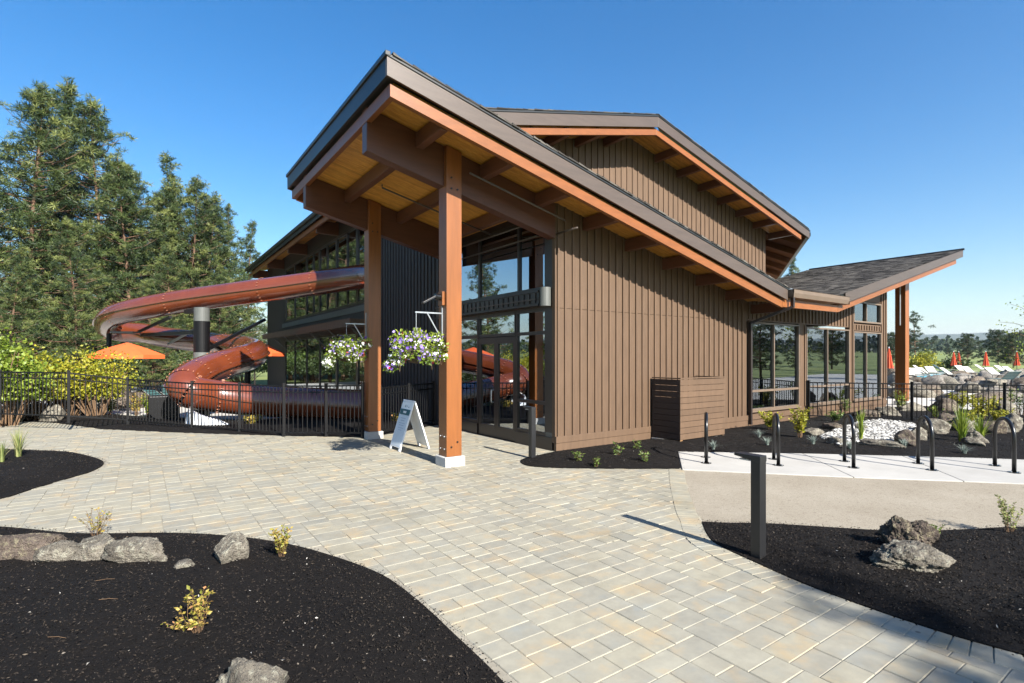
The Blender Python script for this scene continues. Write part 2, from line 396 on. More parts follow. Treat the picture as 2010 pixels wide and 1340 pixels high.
def dist_poly(p, poly):
    """distances of points p (n,2) to a closed outline"""
    q = np.array([(a[0], a[1]) for a in poly]); r = np.roll(q, -1, 0); best = np.full(len(p), 1e9)
    for a, b in zip(q, r):
        ab = b-a; t = np.clip(((p-a)@ab)/max(ab@ab, 1e-9), 0, 1)
        best = np.minimum(best, np.linalg.norm(p-(a+t[:, None]*ab), axis=1))
    return best

# ------------------------------------------------------------------ ground, paving, beds
def ground():
    rs = [0, 8, 20, 40, 60, 80, 110, 150, 200, 260, 340, 450, 600, 800, 1100, 1600, 2400, 3600, 6000, 9000]; n = 72; V = [(0, 0, -0.09)]; fs = []
    for i, r in enumerate(rs[1:]):
        for k in range(n):
            a = 2*math.pi*k/n
            x, y = r*math.cos(a), r*math.sin(a)
            z = -0.09 + 0.0150*max(0, min(r, 1100)-70) + (noise.noise((x*.01, y*.01, 0))*1.2 if 100 < r < 1200 else 0)*min(1, (r-100)/150 if r > 100 else 0)
            V.append((x, y, z))
    for k in range(n): fs.append((0, 1+k, 1+(k+1) % n))
    for i in range(len(rs)-2):
        for k in range(n):
            a = 1+i*n+k; b = 1+i*n+(k+1) % n; fs.append((a, a+n, b+n, b))
    mb = MB(); mb.add(V, fs)
    return tag(put('ground', mb, 'grass', smooth=True), kind='structure')
ground()

def hills():
    n = 260; V = []; fs = []
    prof = [(0, 0), (500, .35), (1100, .8), (1700, 1), (2600, .5)]
    for i in range(n):
        az = R(-75 + 215*i/(n-1)); d = Vector((math.sin(az), math.cos(az), 0))
        h = 140 + 45*noise.noise((i*.025, 3.3, 0)) + 22*noise.noise((i*.11, 7, 0)) + 7*noise.noise((i*.5, 1, 2))
        for r, k in prof:
            V.append(d*(2900+r) + Vector((0, 0, 12 + h*k + (6*noise.noise((i*.7, r, 0)) if r else -20))))
    m = len(prof)
    for i in range(n-1):
        for j in range(m-1): fs.append((i*m+j, (i+1)*m+j, (i+1)*m+j+1, i*m+j+1))
    mb = MB(); mb.add(V, fs); tag(put('hills', mb, 'hill', smooth=True), kind='structure')
hills()

def sheet(name, pts, z, mat, th=0.05):
    return tag(put(name, MB().pz([(p[0], p[1]) for p in pts], z-th, z), mat), kind='structure')

LEFT_BIG = [(-10.5, 1.7), (-9.3, 0.75), (-8.19, -0.138), (-7.473, -0.915), (-6.663, -1.463), (-6.136, -1.953), (-5.7, -2.54), (-5.387, -3.213), (-5.185, -3.857), (-5.138, -4.48), (-5.15, -5.076), (-5.175, -5.708), (-5.28, -6.5), (-5.45, -7.4)]
LEFT_BIG = smooth_line([(x, y, 0) for x, y in LEFT_BIG], 5) + [Vector((-9.5, -7.6, 0)), Vector((-12.5, -2, 0))]
LEFT_SMALL = [(-10.6, 7.6), (-9.265, 6.702), (-8.748, 6.266), (-8.13, 5.617), (-7.669, 4.624), (-7.444, 3.749), (-7.573, 3.003), (-7.858, 2.521), (-8.197, 1.95), (-8.5, 1.45), (-9.2, 1.15), (-10.4, 1.7)]
LEFT_SMALL = smooth_line([(x, y, 0) for x, y in LEFT_SMALL], 5) + [Vector((-12.5, 4, 0))]
b1 = smooth_line([(x, y, 0) for x, y in [(-0.02, -0.03), (-0.52, -0.137), (-0.982, -0.259), (-1.217, -0.452), (-1.337, -0.815), (-1.116, -1.181), (-0.313, -1.847), (0.66, -2.53)]], 4)
WALL_BED = b1 + [Vector(p) for p in [(1.93, -1.49, 0), (3.634, -2.852, 0), (5.915, -5.04, 0), (6.503, -5.697, 0), (9.2, -8.4, 0), (13.5, -8.4, 0), (17.2, -3.2, 0), (18.2, -0.6, 0), (16.6, -0.03, 0)]]
RB_TOP = smooth_line([(x, y, 0) for x, y in [(-1.601, -4.541), (-1.388, -4.75), (-1.068, -4.99), (-0.724, -5.36), (-0.401, -5.715), (-0.057, -6.05), (0.565, -6.393), (1.186, -6.722), (2.4, -7.5)]], 4)
EDGE_OUT = smooth_line([(x, y, 0) for x, y in [(0.62, -2.62), (-0.33, -3.40), (-1.27, -4.22), (-1.601, -4.541), (-1.909, -4.821), (-2.115, -5.094), (-2.265, -5.66), (-2.363, -6.15), (-2.385, -6.853), (-2.30, -7.392), (-2.0, -8.4)]], 5)
RIGHT_BED = RB_TOP + [Vector((3.2, -9.5, 0)), Vector((-1.6, -9.5, 0))] + [p for p in EDGE_OUT[::-1] if p.y < -4.55]
FENCE_BED = [Vector((x, y, 0)) for x, y in [(-13.5, 17.5), (-9.9, 13.4), (-8.916, 11.977), (-7.744, 9.539), (-6.326, 7.834), (-4.8, 6.216), (-3.428, 4.941), (-2.60, 4.18), (-2.1, 4.15), (-1.3, 4.55), (-0.03, 5.25), (-0.03, 9.6), (-2.0, 9.6), (-4.3, 9.3), (-6.0, 11.4), (-8.2, 14.6), (-12.0, 19.5)]]

tag(put('paving_bed', MB().pz([(-14, -9.5), (-1, -9.5), (3, -2), (-0.02, 0), (-0.02, 5.3), (-2, 4.6), (-10, 14), (-16, 20), (-24, 20), (-24, -2)], -0.085, -0.0055), 'sandjoint'), kind='structure')
plaza = thing('plaza_paving', (-5, 0, 0), 'pale stone block paving of the forecourt', 'paving'); plaza['kind'] = 'structure'

def pavers():
    region = [(-14.5, 16.5), (-8.95, 12.1), (-7.744, 9.56), (-6.326, 7.86), (-4.8, 6.24), (-3.428, 4.97), (-2.60, 4.2), (-2.1, 4.17), (-1.3, 4.57), (-0.02, 5.25), (-0.02, -0.1), (-1.0, -0.5)] + [(p.x, p.y) for p in b1[12:]] + [(p.x-0.10, p.y+0.08) for p in EDGE_OUT] + [(-3, -9.3), (-5, -9.3), (-14.5, -3)]
    rows = []; ux, uy = 0.100, 0.0905; x0, y0 = -14.4, -9.2; nx, ny = 152, 270
    occ = np.zeros((ny+4, nx), bool)
    for j in range(ny):
        i = 0
        while i < nx:
            if occ[j, i]: i += 1; continue
            e = i
            while e < nx and not occ[j, e]: e += 1
            run = e-i
            cand = [c for c in (2, 2, 3, 3, 3, 4) if c <= run and run-c != 1] or [run]
            cw = rng.choice(cand); ch = rng.choice((2, 2, 2, 3)); occ[j:j+ch, i:i+cw] = True
            x, y, wdt, h = x0+i*ux, y0+j*uy, cw*ux, ch*uy; i += cw
            cx_, cy_ = x+wdt/2, y+h/2
            dp = (Vector((cx_, cy_, 0))-Vector((CAM.x, CAM.y, 0))); dep = dp.dot(FW); lat = dp.dot(RT)
            if dep > 1.0 and abs(lat) < dep*1.02+0.6 and inside((cx_, cy_), region) and not inside((cx_, cy_), LEFT_BIG) and not inside((cx_, cy_), LEFT_SMALL) and not inside((cx_, cy_), b1 + [Vector((2, -0.03, 0))]):
                rows.append((dep*dep, x, y, wdt, h))
    rows.sort()
    # the courses the picture shows largest, each a block of its own
    vis = [r for r in rows if abs((Vector((r[1], r[2], 0))-Vector((CAM.x, CAM.y, 0))).dot(RT)) < r[0]**.5*0.97 and r[0] > 2.9**2]
    big = set(id(r) for r in vis[:270])
    rest = MB()
    def block(mb, x, y, wdt, h):
        g = 0.0022; b = 0.0048; z = 0.0015*rng.uniform(-1, 1); tl = rng.gauss(0, 0.0012); tm = rng.gauss(0, 0.0012)
        x0, x1, y0, y1 = x+g, x+wdt-g, y+g, y+h-g
        mb.cur = rng.random()
        if abs(mb.cur-.5) < .001: mb.cur = .51
        V = [(x0, y0, -.04), (x1, y0, -.04), (x1, y1, -.04), (x0, y1, -.04), (x0, y0, z-b*.8), (x1, y0, z-b*.8), (x1, y1, z-b*.8), (x0, y1, z-b*.8),
             (x0+b, y0+b, z+tl), (x1-b, y0+b, z+tm), (x1-b, y1-b, z+tm), (x0+b, y1-b, z+tl)]
        mb.add(V, [(8, 9, 10, 11)] + [(i, (i+1) % 4, 4+(i+1) % 4, 4+i) for i in range(4)] + [(4+i, 4+(i+1) % 4, 8+(i+1) % 4, 8+i) for i in range(4)])
    for r in rows:
        if id(r) in big:
            mb = MB(); block(mb, *r[1:]); put('paver', mb, 'paver', plaza)
        else: block(rest, *r[1:])
    o = put('paver_field', rest, 'paver', plaza); o['kind'] = 'stuff'
    # single course of edging blocks along the gravel and the right bed
    i = 0; acc = 0; last = None
    for p in range(len(EDGE_OUT)-1):
        a, b = EDGE_OUT[p], EDGE_OUT[p+1]
        def nrm(k):
            t = (EDGE_OUT[min(k+1, len(EDGE_OUT)-1)]-EDGE_OUT[max(k-1, 0)]).normalized(); return Vector((t.y, -t.x, 0))
        na, nb = nrm(p), nrm(p+1); wd = 0.245
        if na.x > 0: na = -na
        if nb.x > 0: nb = -nb
        ln = (b-a).length; k = max(1, round(ln/0.30))
        for q in range(k):
            u0, u1 = q/k+0.004/ln, (q+1)/k-0.004/ln
            c = [a.lerp(b, u0), a.lerp(b, u1)]; n_ = [na.lerp(nb, u0)*wd, na.lerp(nb, u1)*wd]
            pts = [c[0], c[1], c[1]+n_[1], c[0]+n_[0]]; ctr = sum(pts, Vector())/4
            mb = MB(); mb.cur = rng.uniform(.35, .95); e = 0.006
            top = [pp+(ctr-pp).normalized()*e + Vector((0, 0, 0.004)) for pp in pts]
            V = [pp+Vector((0, 0, -.04)) for pp in pts] + [pp+Vector((0, 0, -.003)) for pp in pts] + top
            f = [(8, 9, 10, 11)] + [(i2, (i2+1) % 4, 4+(i2+1) % 4, 4+i2) for i2 in range(4)] + [(4+i2, 4+(i2+1) % 4, 8+(i2+1) % 4, 8+i2) for i2 in range(4)]
            mb.add(V, f); put('edging_paver', mb, 'paver', plaza)
pavers()

sheet('gravel_path', [Vector((0.62, -2.62, 0)), Vector((-0.33, -3.40, 0)), Vector((-1.27, -4.22, 0)), Vector((-1.62, -4.60, 0)), Vector((-1, -5.6, 0)), Vector((0.5, -7.2, 0)), Vector((3, -9.3, 0)), Vector((12, -14, 0)), Vector((14, -9, 0)), Vector((9, -8.3, 0)), Vector((3.2, -3, 0))], -0.004, 'gravel')

def rack_slab():
    # concrete bays cut by real control joints
    sl = tag(bpy.data.objects.new('concrete_slab', None), kind='structure'); col.objects.link(sl); WL[sl.name] = Vector((0, 0, 0))
    top = [Vector((1.96, -1.47, 0)), Vector((3.80, -3.02, 0)), Vector((5.10, -4.26, 0)), Vector((7.0, -6.1, 0)), Vector((9.6, -8.7, 0))]
    bot = [Vector((0.60, -2.60, 0)), Vector((2.34, -4.53, 0)), Vector((3.42, -5.62, 0)), Vector((5.0, -7.3, 0)), Vector((7.5, -9.9, 0))]
    for i in range(4):
        t = (top[i+1]-top[i]).normalized()*0.006
        put('slab_bay', MB().pz([(bot[i]+t)[:2], (bot[i+1]-t)[:2], (top[i+1]-t)[:2], (top[i]+t)[:2]], -0.08, 0.012), 'concrete', sl, bev=0.006)
rack_slab()

def bed(name, outline, mound, sp, label=None, keep=None, zoff=0.012, chips=0, reach=0.6, reach_c=4.0):
    P2 = np.array([(p[0], p[1]) for p in outline])
    x0, y0 = P2.min(0); x1, y1 = P2.max(0)
    gx, gy = np.meshgrid(np.arange(x0, x1, sp), np.arange(y0, y1, sp)); g = np.stack([gx.ravel(), gy.ravel()], 1)
    g += nrg.uniform(-.3, .3, g.shape)*sp
    ins = np.array([inside(q, outline) for q in g]); g = g[ins]; d = dist_poly(g, outline); g = g[d > sp*.6]
    ring = []
    for a, b in zip(P2, np.roll(P2, -1, 0)):
        k = max(1, int(np.linalg.norm(b-a)/sp))
        ring += [a+(b-a)*t/k for t in range(k)]
    nr = len(ring); allp = [Vector(q) for q in ring] + [Vector(q) for q in g]
    vs_, _, fs_, *_ = delaunay_2d_cdt(allp, [], [list(range(nr))], 1, 1e-5)
    q = np.array([(v.x, v.y) for v in vs_]); d = dist_poly(q, outline)
    z = np.empty(len(q))
    for i, (x, y) in enumerate(q):
        k = min(1, d[i]/reach); k = k*k*(3-2*k)
        z[i] = zoff + mound*k*(0.85+0.5*noise.noise((x*.7, y*.7, 1))) + (0.010*noise.noise((x*9, y*9, 0)) + 0.009*noise.noise((x*23, y*23, 4)) + 0.02*noise.noise((x*2.2, y*2.2, 7)))*min(1, d[i]/.08)
    zmap = lambda x, y: zoff + mound*(lambda k: k*k*(3-2*k))(min(1, float(dist_poly(np.array([[x, y]]), outline)[0])/reach))*(0.85+0.5*noise.noise((x*.7, y*.7, 1))) + 0.02*noise.noise((x*2.2, y*2.2, 7))
    V = [(a, b, c) for (a, b), c in zip(q, z)]
    fs_ = [tuple(f) for f in fs_]
    # skirt down into the ground
    nv = len(V); V += [(p[0], p[1], -0.09) for p in ring]
    idx = {(round(p[0], 4), round(p[1], 4)): i for i, p in enumerate(q)}
    rr = [idx.get((round(p[0], 4), round(p[1], 4)), None) for p in ring]
    if None not in rr:
        for i in range(nr):
            j = (i+1) % nr; fs_.append((rr[i], nv+i, nv+j, rr[j]))
    mb = MB(); mb.add(V, fs_); o = tag(put(name, mb, 'mulch'), kind='structure')
    if chips:
        # loose chips of bark lying on it, more of them near the camera
        tri = g[nrg.integers(0, len(g), chips*3)] + nrg.uniform(-sp, sp, (chips*3, 2))
        cam2 = np.array([CAM.x, CAM.y]); dd = np.linalg.norm(tri-cam2, axis=1)
        tri = tri[nrg.random(len(tri)) < np.minimum(1, (reach_c/dd)**1.3)][:chips]; n = len(tri)
        dk = np.minimum(1, dist_poly(tri, outline)/reach); dk = dk*dk*(3-2*dk)
        zz = np.array([zoff + mound*k*(0.85+0.5*noise.noise((x*.7, y*.7, 1))) + 0.02*noise.noise((x*2.2, y*2.2, 7)) + 0.006 + 0.010*noise.noise((x*9, y*9, 0)) + 0.009*noise.noise((x*23, y*23, 4)) for (x, y), k in zip(tri, dk)])
        a = nrg.uniform(0, 6.28, n); L = nrg.uniform(.008, .036, n)*nrg.uniform(.5, 1, n); W = nrg.uniform(.004, .012, n)
        dirs = np.stack([np.cos(a), np.sin(a), nrg.normal(0, .45, n)], 1)
        me = leaves(np.column_stack([tri, zz]), dirs, L, W, nrg.random(n), 0.5, 'mulch_chips')
        c = link('mulch_chips', me, 'chips', o, world=False); c['kind'] = 'stuff'
        # bits that have strayed over the edge
        ra_ = np.array([(p[0], p[1]) for p in ring]); k_ = min(2600, len(ra_)*9); q_ = ra_[nrg.integers(0, len(ra_), k_)]+nrg.normal(0, .035, (k_, 2))+nrg.normal(0, .05, (k_, 2))*(nrg.random((k_, 1)) < .25)
        a = nrg.uniform(0, 6.28, k_); me = leaves(np.column_stack([q_, np.full(k_, .016)]), np.stack([np.cos(a), np.sin(a), nrg.normal(0, .15, k_)], 1), nrg.uniform(.006, .026, k_), nrg.uniform(.004, .011, k_), nrg.random(k_)*.95, .3, 'stray_chips')
        c = link('stray_chips', me, 'chips', o, world=False); c['kind'] = 'stuff'
    return zmap
zLB = bed('mulch_bed', LEFT_BIG, 0.10, 0.055, chips=60000)
zLS = bed('mulch_bed', LEFT_SMALL, 0.10, 0.08, chips=14000, reach_c=12)
zWB = bed('mulch_bed', WALL_BED, 0.05, 0.10, chips=40000, reach=0.5, reach_c=11)
zRB = bed('mulch_bed', RIGHT_BED, 0.07, 0.06, chips=30000)
zFB = bed('mulch_bed', FENCE_BED, 0.05, 0.2)

# pool decks and the path beyond the fences
sheet('pool_deck', [(-5.9, 11.8, 0), (-4.2, 9.7, 0), (-0.05, 9.7, 0), (-0.05, 32, 0), (-9, 34, 0), (-14, 24, 0), (-12, 19.7, 0), (-8.1, 14.8, 0)], -0.005, 'deck')
sheet('pool_deck', [(18.3, -0.5, 0), (17.3, -3.2, 0), (13.6, -8.4, 0), (20, -14, 0), (60, -22, 0), (75, 18, 0), (45, 25, 0), (16.4, 18, 0), (16.4, 0.0, 0)], -0.008, 'deck')
sheet('footpath', [(-24, 20, 0), (-13.6, 17.7, 0), (-12.1, 19.7, 0), (-14, 24, 0), (-30, 30, 0)], 0.0, 'concrete')

# ------------------------------------------------------------------ the building
B = thing('pool_building', (0, 0, 0), 'brown timber building with butterfly roof over glass entrance doors and gabled hall behind', 'building')
SL = 0.229
zc = lambda x: 5.04 - SL*x                 # underside of the front roof
zb = lambda x: 3.52 + 0.239*(x-10.0)       # underside of the wing roof that rises to the right
GP, GS = 6.82, 0.24                        # ridge and pitch of the gabled hall behind
zg = lambda x: 9.40 - GS*abs(x-GP) if x < GP else 9.40 - 0.236*(x-GP)

def battens(wall, spots, w=0.046, t=0.030, mat='siding', axis='x', pos=0.0, sgn=-1):
    """spots: (position along the wall, z0, z1)"""
    for a, z0, z1 in spots:
        m = MB()
        lo, hi = (pos, pos+sgn*t) if sgn > 0 else (pos+sgn*t, pos)
        if axis == 'x': m.box(a-w/2, lo, z0, a+w/2, hi, z1)
        else: m.box(lo, a-w/2, z0, hi, a+w/2, z1)
        put('batten', m, mat, wall, world=True)

# front wall, two courses of panels with an open joint between
wl = put('wall', MB().py([(0.012, 0.30), (6.86, 0.30), (6.86, 2.912), (0.012, 2.912)], 0.0, 0.12).py([(0.012, 2.920), (6.86, 2.920), (6.86, zc(6.86)+.02), (0.012, zc(0)+.02)], 0.001, 0.12), 'siding', B)
sp = []
x = 0.02
while x < 6.8:
    sp.append((x + (0.025 if x < .1 else 0), 0.30, zc(x)+.01)); x += 0.2135
battens(wl, sp)
put('baseboard', MB().box(-0.022, -0.034, 0.165, 6.88, 0.05, 0.300), 'siding', B, bev=.004)
put('baseboard', MB().box(-0.018, -0.026, -0.05, 6.88, 0.05, 0.159), 'siding', B)
put('corner_board', MB().box(-0.024, 0.002, 0.165, 0.012, 0.10, zc(0)), 'siding', B)

# front wall with the three windows
WX = [(6.975, 9.69), (10.128, 13.10), (13.434, 15.726)]
wl = put('wall', MB().py([(6.86, 2.95), (13.10, 2.95), (13.10, zb(13.10)+.02), (10.1, zb(10.1)+.02), (7.2, 3.50), (6.86, 3.50)], 0.0, 0.12)
         .box(6.90, 0.001, -0.05, 16.28, 0.12, 0.37), 'siding', B)
battens(wl, [(6.95+i*0.2135, 2.98, 3.50 if 6.95+i*.2135 < 10.1 else zb(6.95+i*.2135)+.01) for i in range(29)])
wl2 = put('wall', MB().box(13.434, 0.003, 2.86, 15.73, 0.12, 3.10).py([(15.74, 0.37), (16.28, 0.37), (16.28, zb(16.28)+.02), (15.74, zb(15.74)+.02)], 0.0, 0.12)
          .py([(13.12, 0.37), (13.42, 0.37), (13.42, zb(13.42)+.02), (13.12, zb(13.12)+.02)], 0.001, 0.12).box(9.70, 0.001, 0.37, 10.12, 0.12, 2.95)
          .py([(13.42, 3.93), (15.74, 3.93), (15.74, zb(15.74)+.02), (13.42, zb(13.42)+.02)], 0.002, 0.12), 'siding', B)
battens(wl2, [(13.50+i*0.2135, 2.90, 3.06) for i in range(11)] + [(15.80, 0.4, zb(15.8)), (16.02, 0.4, zb(16.02)), (16.22, 0.4, zb(16.22)), (9.75, 0.4, 2.92), (10.08, 0.4, 2.92), (13.16, .4, zb(13.16)), (13.39, .4, zb(13.39))], w=0.075)
put('baseboard', MB().box(6.885, -0.03, 0.165, 16.30, 0.0, 0.30), 'siding', B, bev=.004)
def window(x0, x1, z0, z1, cols, mid=None, name='window', y=0.02, mat='tanframe', gl='clearglass'):
    f = MB(); fw = 0.046
    f.box(x0, y-.06, z0, x0+fw, y+.06, z1).box(x1-fw, y-.06, z0, x1, y+.06, z1).box(x0+fw, y-.058, z0, x1-fw, y+.058, z0+fw).box(x0+fw, y-.058, z1-fw, x1-fw, y+.058, z1)
    cs = [x0] + cols + [x1]
    for c in cols: f.box(c-fw/2, y-.054, z0+fw, c+fw/2, y+.054, z1-fw)
    if mid: f.box(x0+fw, y-.050, mid-.03, x1-fw, y+.050, mid+.03)
    o = put(name, f, mat, B)
    zs = [z0, mid, z1] if mid else [z0, z1]
    for i in range(len(cs)-1):
        for k in range(len(zs)-1):
            put('pane', MB().box(cs[i]+.02, y+.004, zs[k]+.02, cs[i+1]-.02, y+.012, zs[k+1]-.02), gl, o)
    put('sill', MB().box(x0-.04, y-.10, z0-.045, x1+.04, y+.05, z0-.002), mat, o)
window(WX[0][0], WX[0][1], 0.42, 2.91, [8.249], 0.965)
window(WX[1][0], WX[1][1], 0.42, 2.87, [11.532], 0.985)
window(WX[2][0], WX[2][1], 0.42, 2.83, [14.477])
f = put('window', MB().py([(13.434, 3.15), (15.726, 3.15), (15.726, 3.90), (13.434, 3.90)], 0.075, 0.12).box(13.434, -.04, 3.15, 13.49, .07, 3.90).box(15.67, -.04, 3.15, 15.726, .07, 3.90).box(13.49, -.038, 3.15, 15.67, .07, 3.205).box(13.49, -.038, 3.845, 15.67, .07, 3.90).box(14.45, -.034, 3.205, 14.505, .07, 3.845), 'tanframe', B)
for a, b_ in ((13.49, 14.45), (14.505, 15.67)): put('pane', MB().box(a, .03, 3.20, b_, .04, 3.85), 'clearglass', f)
# the return wall of the wing (glazed) and the rear shell
e = put('wall', MB().box(16.16, 0.13, -.05, 16.28, 1.0, 4.9).box(16.16, 1.0, -.05, 16.279, 12, 0.5).box(16.16, 1.0, 3.2, 16.279, 12, 4.9), 'siding', B)
for k in range(5): put('mullion', MB().box(16.18, 1.0+k*2.2, .5, 16.26, 1.12+k*2.2, 3.2), 'tanframe', e)
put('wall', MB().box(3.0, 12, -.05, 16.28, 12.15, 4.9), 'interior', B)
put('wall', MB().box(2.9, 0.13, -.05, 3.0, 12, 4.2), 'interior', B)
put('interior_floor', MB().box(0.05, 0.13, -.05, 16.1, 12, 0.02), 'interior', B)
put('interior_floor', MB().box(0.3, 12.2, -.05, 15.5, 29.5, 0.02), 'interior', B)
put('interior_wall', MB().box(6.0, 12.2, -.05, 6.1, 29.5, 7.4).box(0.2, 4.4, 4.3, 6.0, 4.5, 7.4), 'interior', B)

# ------------------------------------------------------------------ roofs
def planks(y0, y1, x0, x1, zf, mat='soffit', w=0.088, t=0.02):
    m = MB(); y = y0
    while y < y1-0.01:
        m.cur = min(.999, max(.001, rng.gauss(.5, .22))); ye = min(y+w-.006, y1)
        m.prism([(x0, y, zf(x0)), (x1, y, zf(x1)), (x1, y, zf(x1)+t), (x0, y, zf(x0)+t)], (0, ye-y, 0)); y += w
    return m
def shingles(name, p0, ux, uy, nx, ny, wx, wy, parent, t=0.008):
    """courses of shingles: ux along a course, uy up the slope"""
    ux, uy = Vector(ux).normalized(), Vector(uy).normalized(); n = ux.cross(uy).normalized()
    if n.z < 0: n = -n
    p0 = Vector(p0); m = MB()
    for j in range(ny):
        x = -rng.random()*wx
        while x < nx*wx:
            ww = wx*rng.choice((.6, .8, 1, 1, 1.25)); a0, a1 = max(x, 0), min(x+ww-.006, nx*wx); x += ww
            if a1-a0 < .02: continue
            lift = t*rng.choice((1, 1, 1.7)); jo = rng.uniform(-.012, .012)
            m.cur = min(.999, max(.001, rng.random()))
            b0 = uy*(j*wy+jo); b1_ = uy*((j+1)*wy+.02)
            q = [p0+ux*a0+b0, p0+ux*a1+b0, p0+ux*a1+b1_, p0+ux*a0+b1_]
            m.add([q[0], q[1], q[0]+n*lift, q[1]+n*lift, q[2]+n*.004, q[3]+n*.004], [(0, 1, 3, 2), (2, 3, 4, 5)])
    o = put(name, m, 'shingle', parent); o['kind'] = 'stuff'; return o

# --- front roof A (canopy and overhang)
ra = put('roof', MB().py([(-3.98, zc(-3.98)+.05), (7.0, zc(7.0)+.05), (7.0, zc(7.0)+.27), (-3.98, zc(-3.98)+.27)], -1.03, 4.2).py([(-3.98, zc(-3.98)+.05), (0.6, zc(.6)+.05), (0.6, zc(.6)+.268), (-3.98, zc(-3.98)+.268)], 4.2, 5.12), 'trimmetal', B)
put('rake_fascia', MB().py([(-4.03, zc(-4.03)-.03), (6.985, zc(6.985)-.03), (6.985, zc(6.985)+.248), (-4.03, zc(-4.03)+.248)], -1.08, -1.035), 'fascia', ra, bev=.004)
put('rake_fascia', MB().py([(-4.03, zc(-4.03)-.03), (0.6, zc(.6)-.03), (0.6, zc(.6)+.245), (-4.03, zc(-4.03)+.245)], 5.125, 5.17), 'fascia', ra)
put('rake_flashing', MB().py([(-4.045, zc(-4.045)+.249), (6.99, zc(6.99)+.249), (6.99, zc(6.99)+.285), (-4.045, zc(-4.045)+.285)], -1.095, -1.02), 'trimmetal', ra)
put('high_fascia', MB().box(-4.032, -1.034, zc(-4.03)-.03, -3.985, 5.124, zc(-4.03)+.245), 'trimmetal', ra)
put('drip_edge', MB().box(-4.06, -1.10, zc(-4.03)+.249, -3.98, 5.19, zc(-4.03)+.318), 'trimmetal', ra, bev=.008)
shingles('shingles', (-3.97, -1.09, zc(-3.97)+.30), (0, 1, 0), (1, 0, -SL), 20, 84, .31, .135, ra)
# ragged shingle ends along the rake
m = MB()
x = -3.95
while x < 6.9:
    l = rng.uniform(.10, .26); m.cur = rng.uniform(.1, .9); o_ = rng.uniform(.0, .02)
    m.py([(x, zc(x)+.287), (x+l, zc(x+l)+.287), (x+l, zc(x+l)+.300+rng.uniform(0, .012)), (x, zc(x)+.318+rng.uniform(0, .012))], -1.10-o_, -.8); x += l*.96
o = put('shingle_ends', m, 'shingle', ra); o['kind'] = 'stuff'
put('barge_board', MB().py([(-3.95, zc(-3.95)-.26), (6.86, zc(6.86)-.255), (6.86, zc(6.86)-.065), (-3.95, zc(-3.95)-.07)], -1.0, -.91), 'cedar', ra, bev=.004)
put('header_beam', MB().box(-3.95, -.909, zc(-3.95)-.26, -3.86, 5.06, zc(-3.95)-.068), 'cedar', ra, bev=.004)
put('barge_board', MB().py([(-3.859, zc(-3.859)-.26), (0, zc(0)-.26), (0, zc(0)-.065), (-3.859, zc(-3.859)-.07)], 4.97, 5.06), 'cedar', ra)
o = put('soffit_planks', planks(-.90, -.01, -3.86, 6.9, zc), 'soffit', ra); o['kind'] = 'stuff'
o = put('soffit_planks', planks(0.0, 4.96, -3.86, -0.002, zc), 'soffit', ra); o['kind'] = 'stuff'
for i in range(-3, 6):
    xx = 0.79+1.27*i; y1 = 4.96 if xx < 0 else -.002
    put('purlin', MB().box(xx-.07, -.905, zc(xx)-.275, xx+.07, y1, zc(xx+.07)-.004), 'purlin', ra, bev=.004)
# glulam beams and posts of the canopy
for y0 in (-0.005, 3.82):
    put('beam', MB().py([(-3.94, zc(-3.94)-.72), (-.03, zc(-.03)-.72), (-.03, zc(-.03)-.012), (-3.94, zc(-3.94)-.012)], y0, y0+.215), 'glulam', B, bev=.006)
for y0 in (-0.10, 3.74):
    p = put('post', MB().py([(-2.55, .17), (-2.25, .17), (-2.25, zc(-2.25)-.02), (-2.55, zc(-2.55)-.02)], y0, y0+.30), 'cedar_post', B, bev=.008)
    put('plinth', MB().box(-2.595, y0-.045, -.06, -2.205, y0+.345, .168), 'plinth', p, bev=.012)
    for (bx, bz) in ((-2.46, 4.86), (-2.34, 4.86), (-2.46, 5.05), (-2.34, .42), (-2.46, .34)):
        put('bolt', MB().tube([(bx, y0-.018, bz), (bx, y0+.01, bz)], .016, 8), 'blacksteel', p)
    for (by, bz) in ((y0+.08, .30), (y0+.22, .30), (y0+.08, .52), (y0+.22, .52)):
        put('bolt', MB().tube([(-2.566, by, bz), (-2.54, by, bz)], .014, 8), 'galv', p)
# sprinkler and conduit runs under the canopy
for path, r in (([(-2.2, -.30, zc(-2.2)-.42), (-.1, -.30, zc(-.1)-.42), (-.02, -.30, zc(0)-.42)], .02), ([(.02, -.62, 4.42), (.02, .0, 4.42)], .022), ([(-2.9, 2.0, zc(-2.9)-.30), (-2.9, 2.0, zc(-2.9)-.36), (-.3, 2.0, zc(-.3)-.36)], .018), ([(-.45, .3, 4.62), (-.45, 3.8, 4.62)], .02), ([(-.25, .3, 4.40), (-.25, 3.8, 4.40)], .018)):
    put('pipe', MB().tube(path, r, 8), 'conduit', ra, smooth=True)

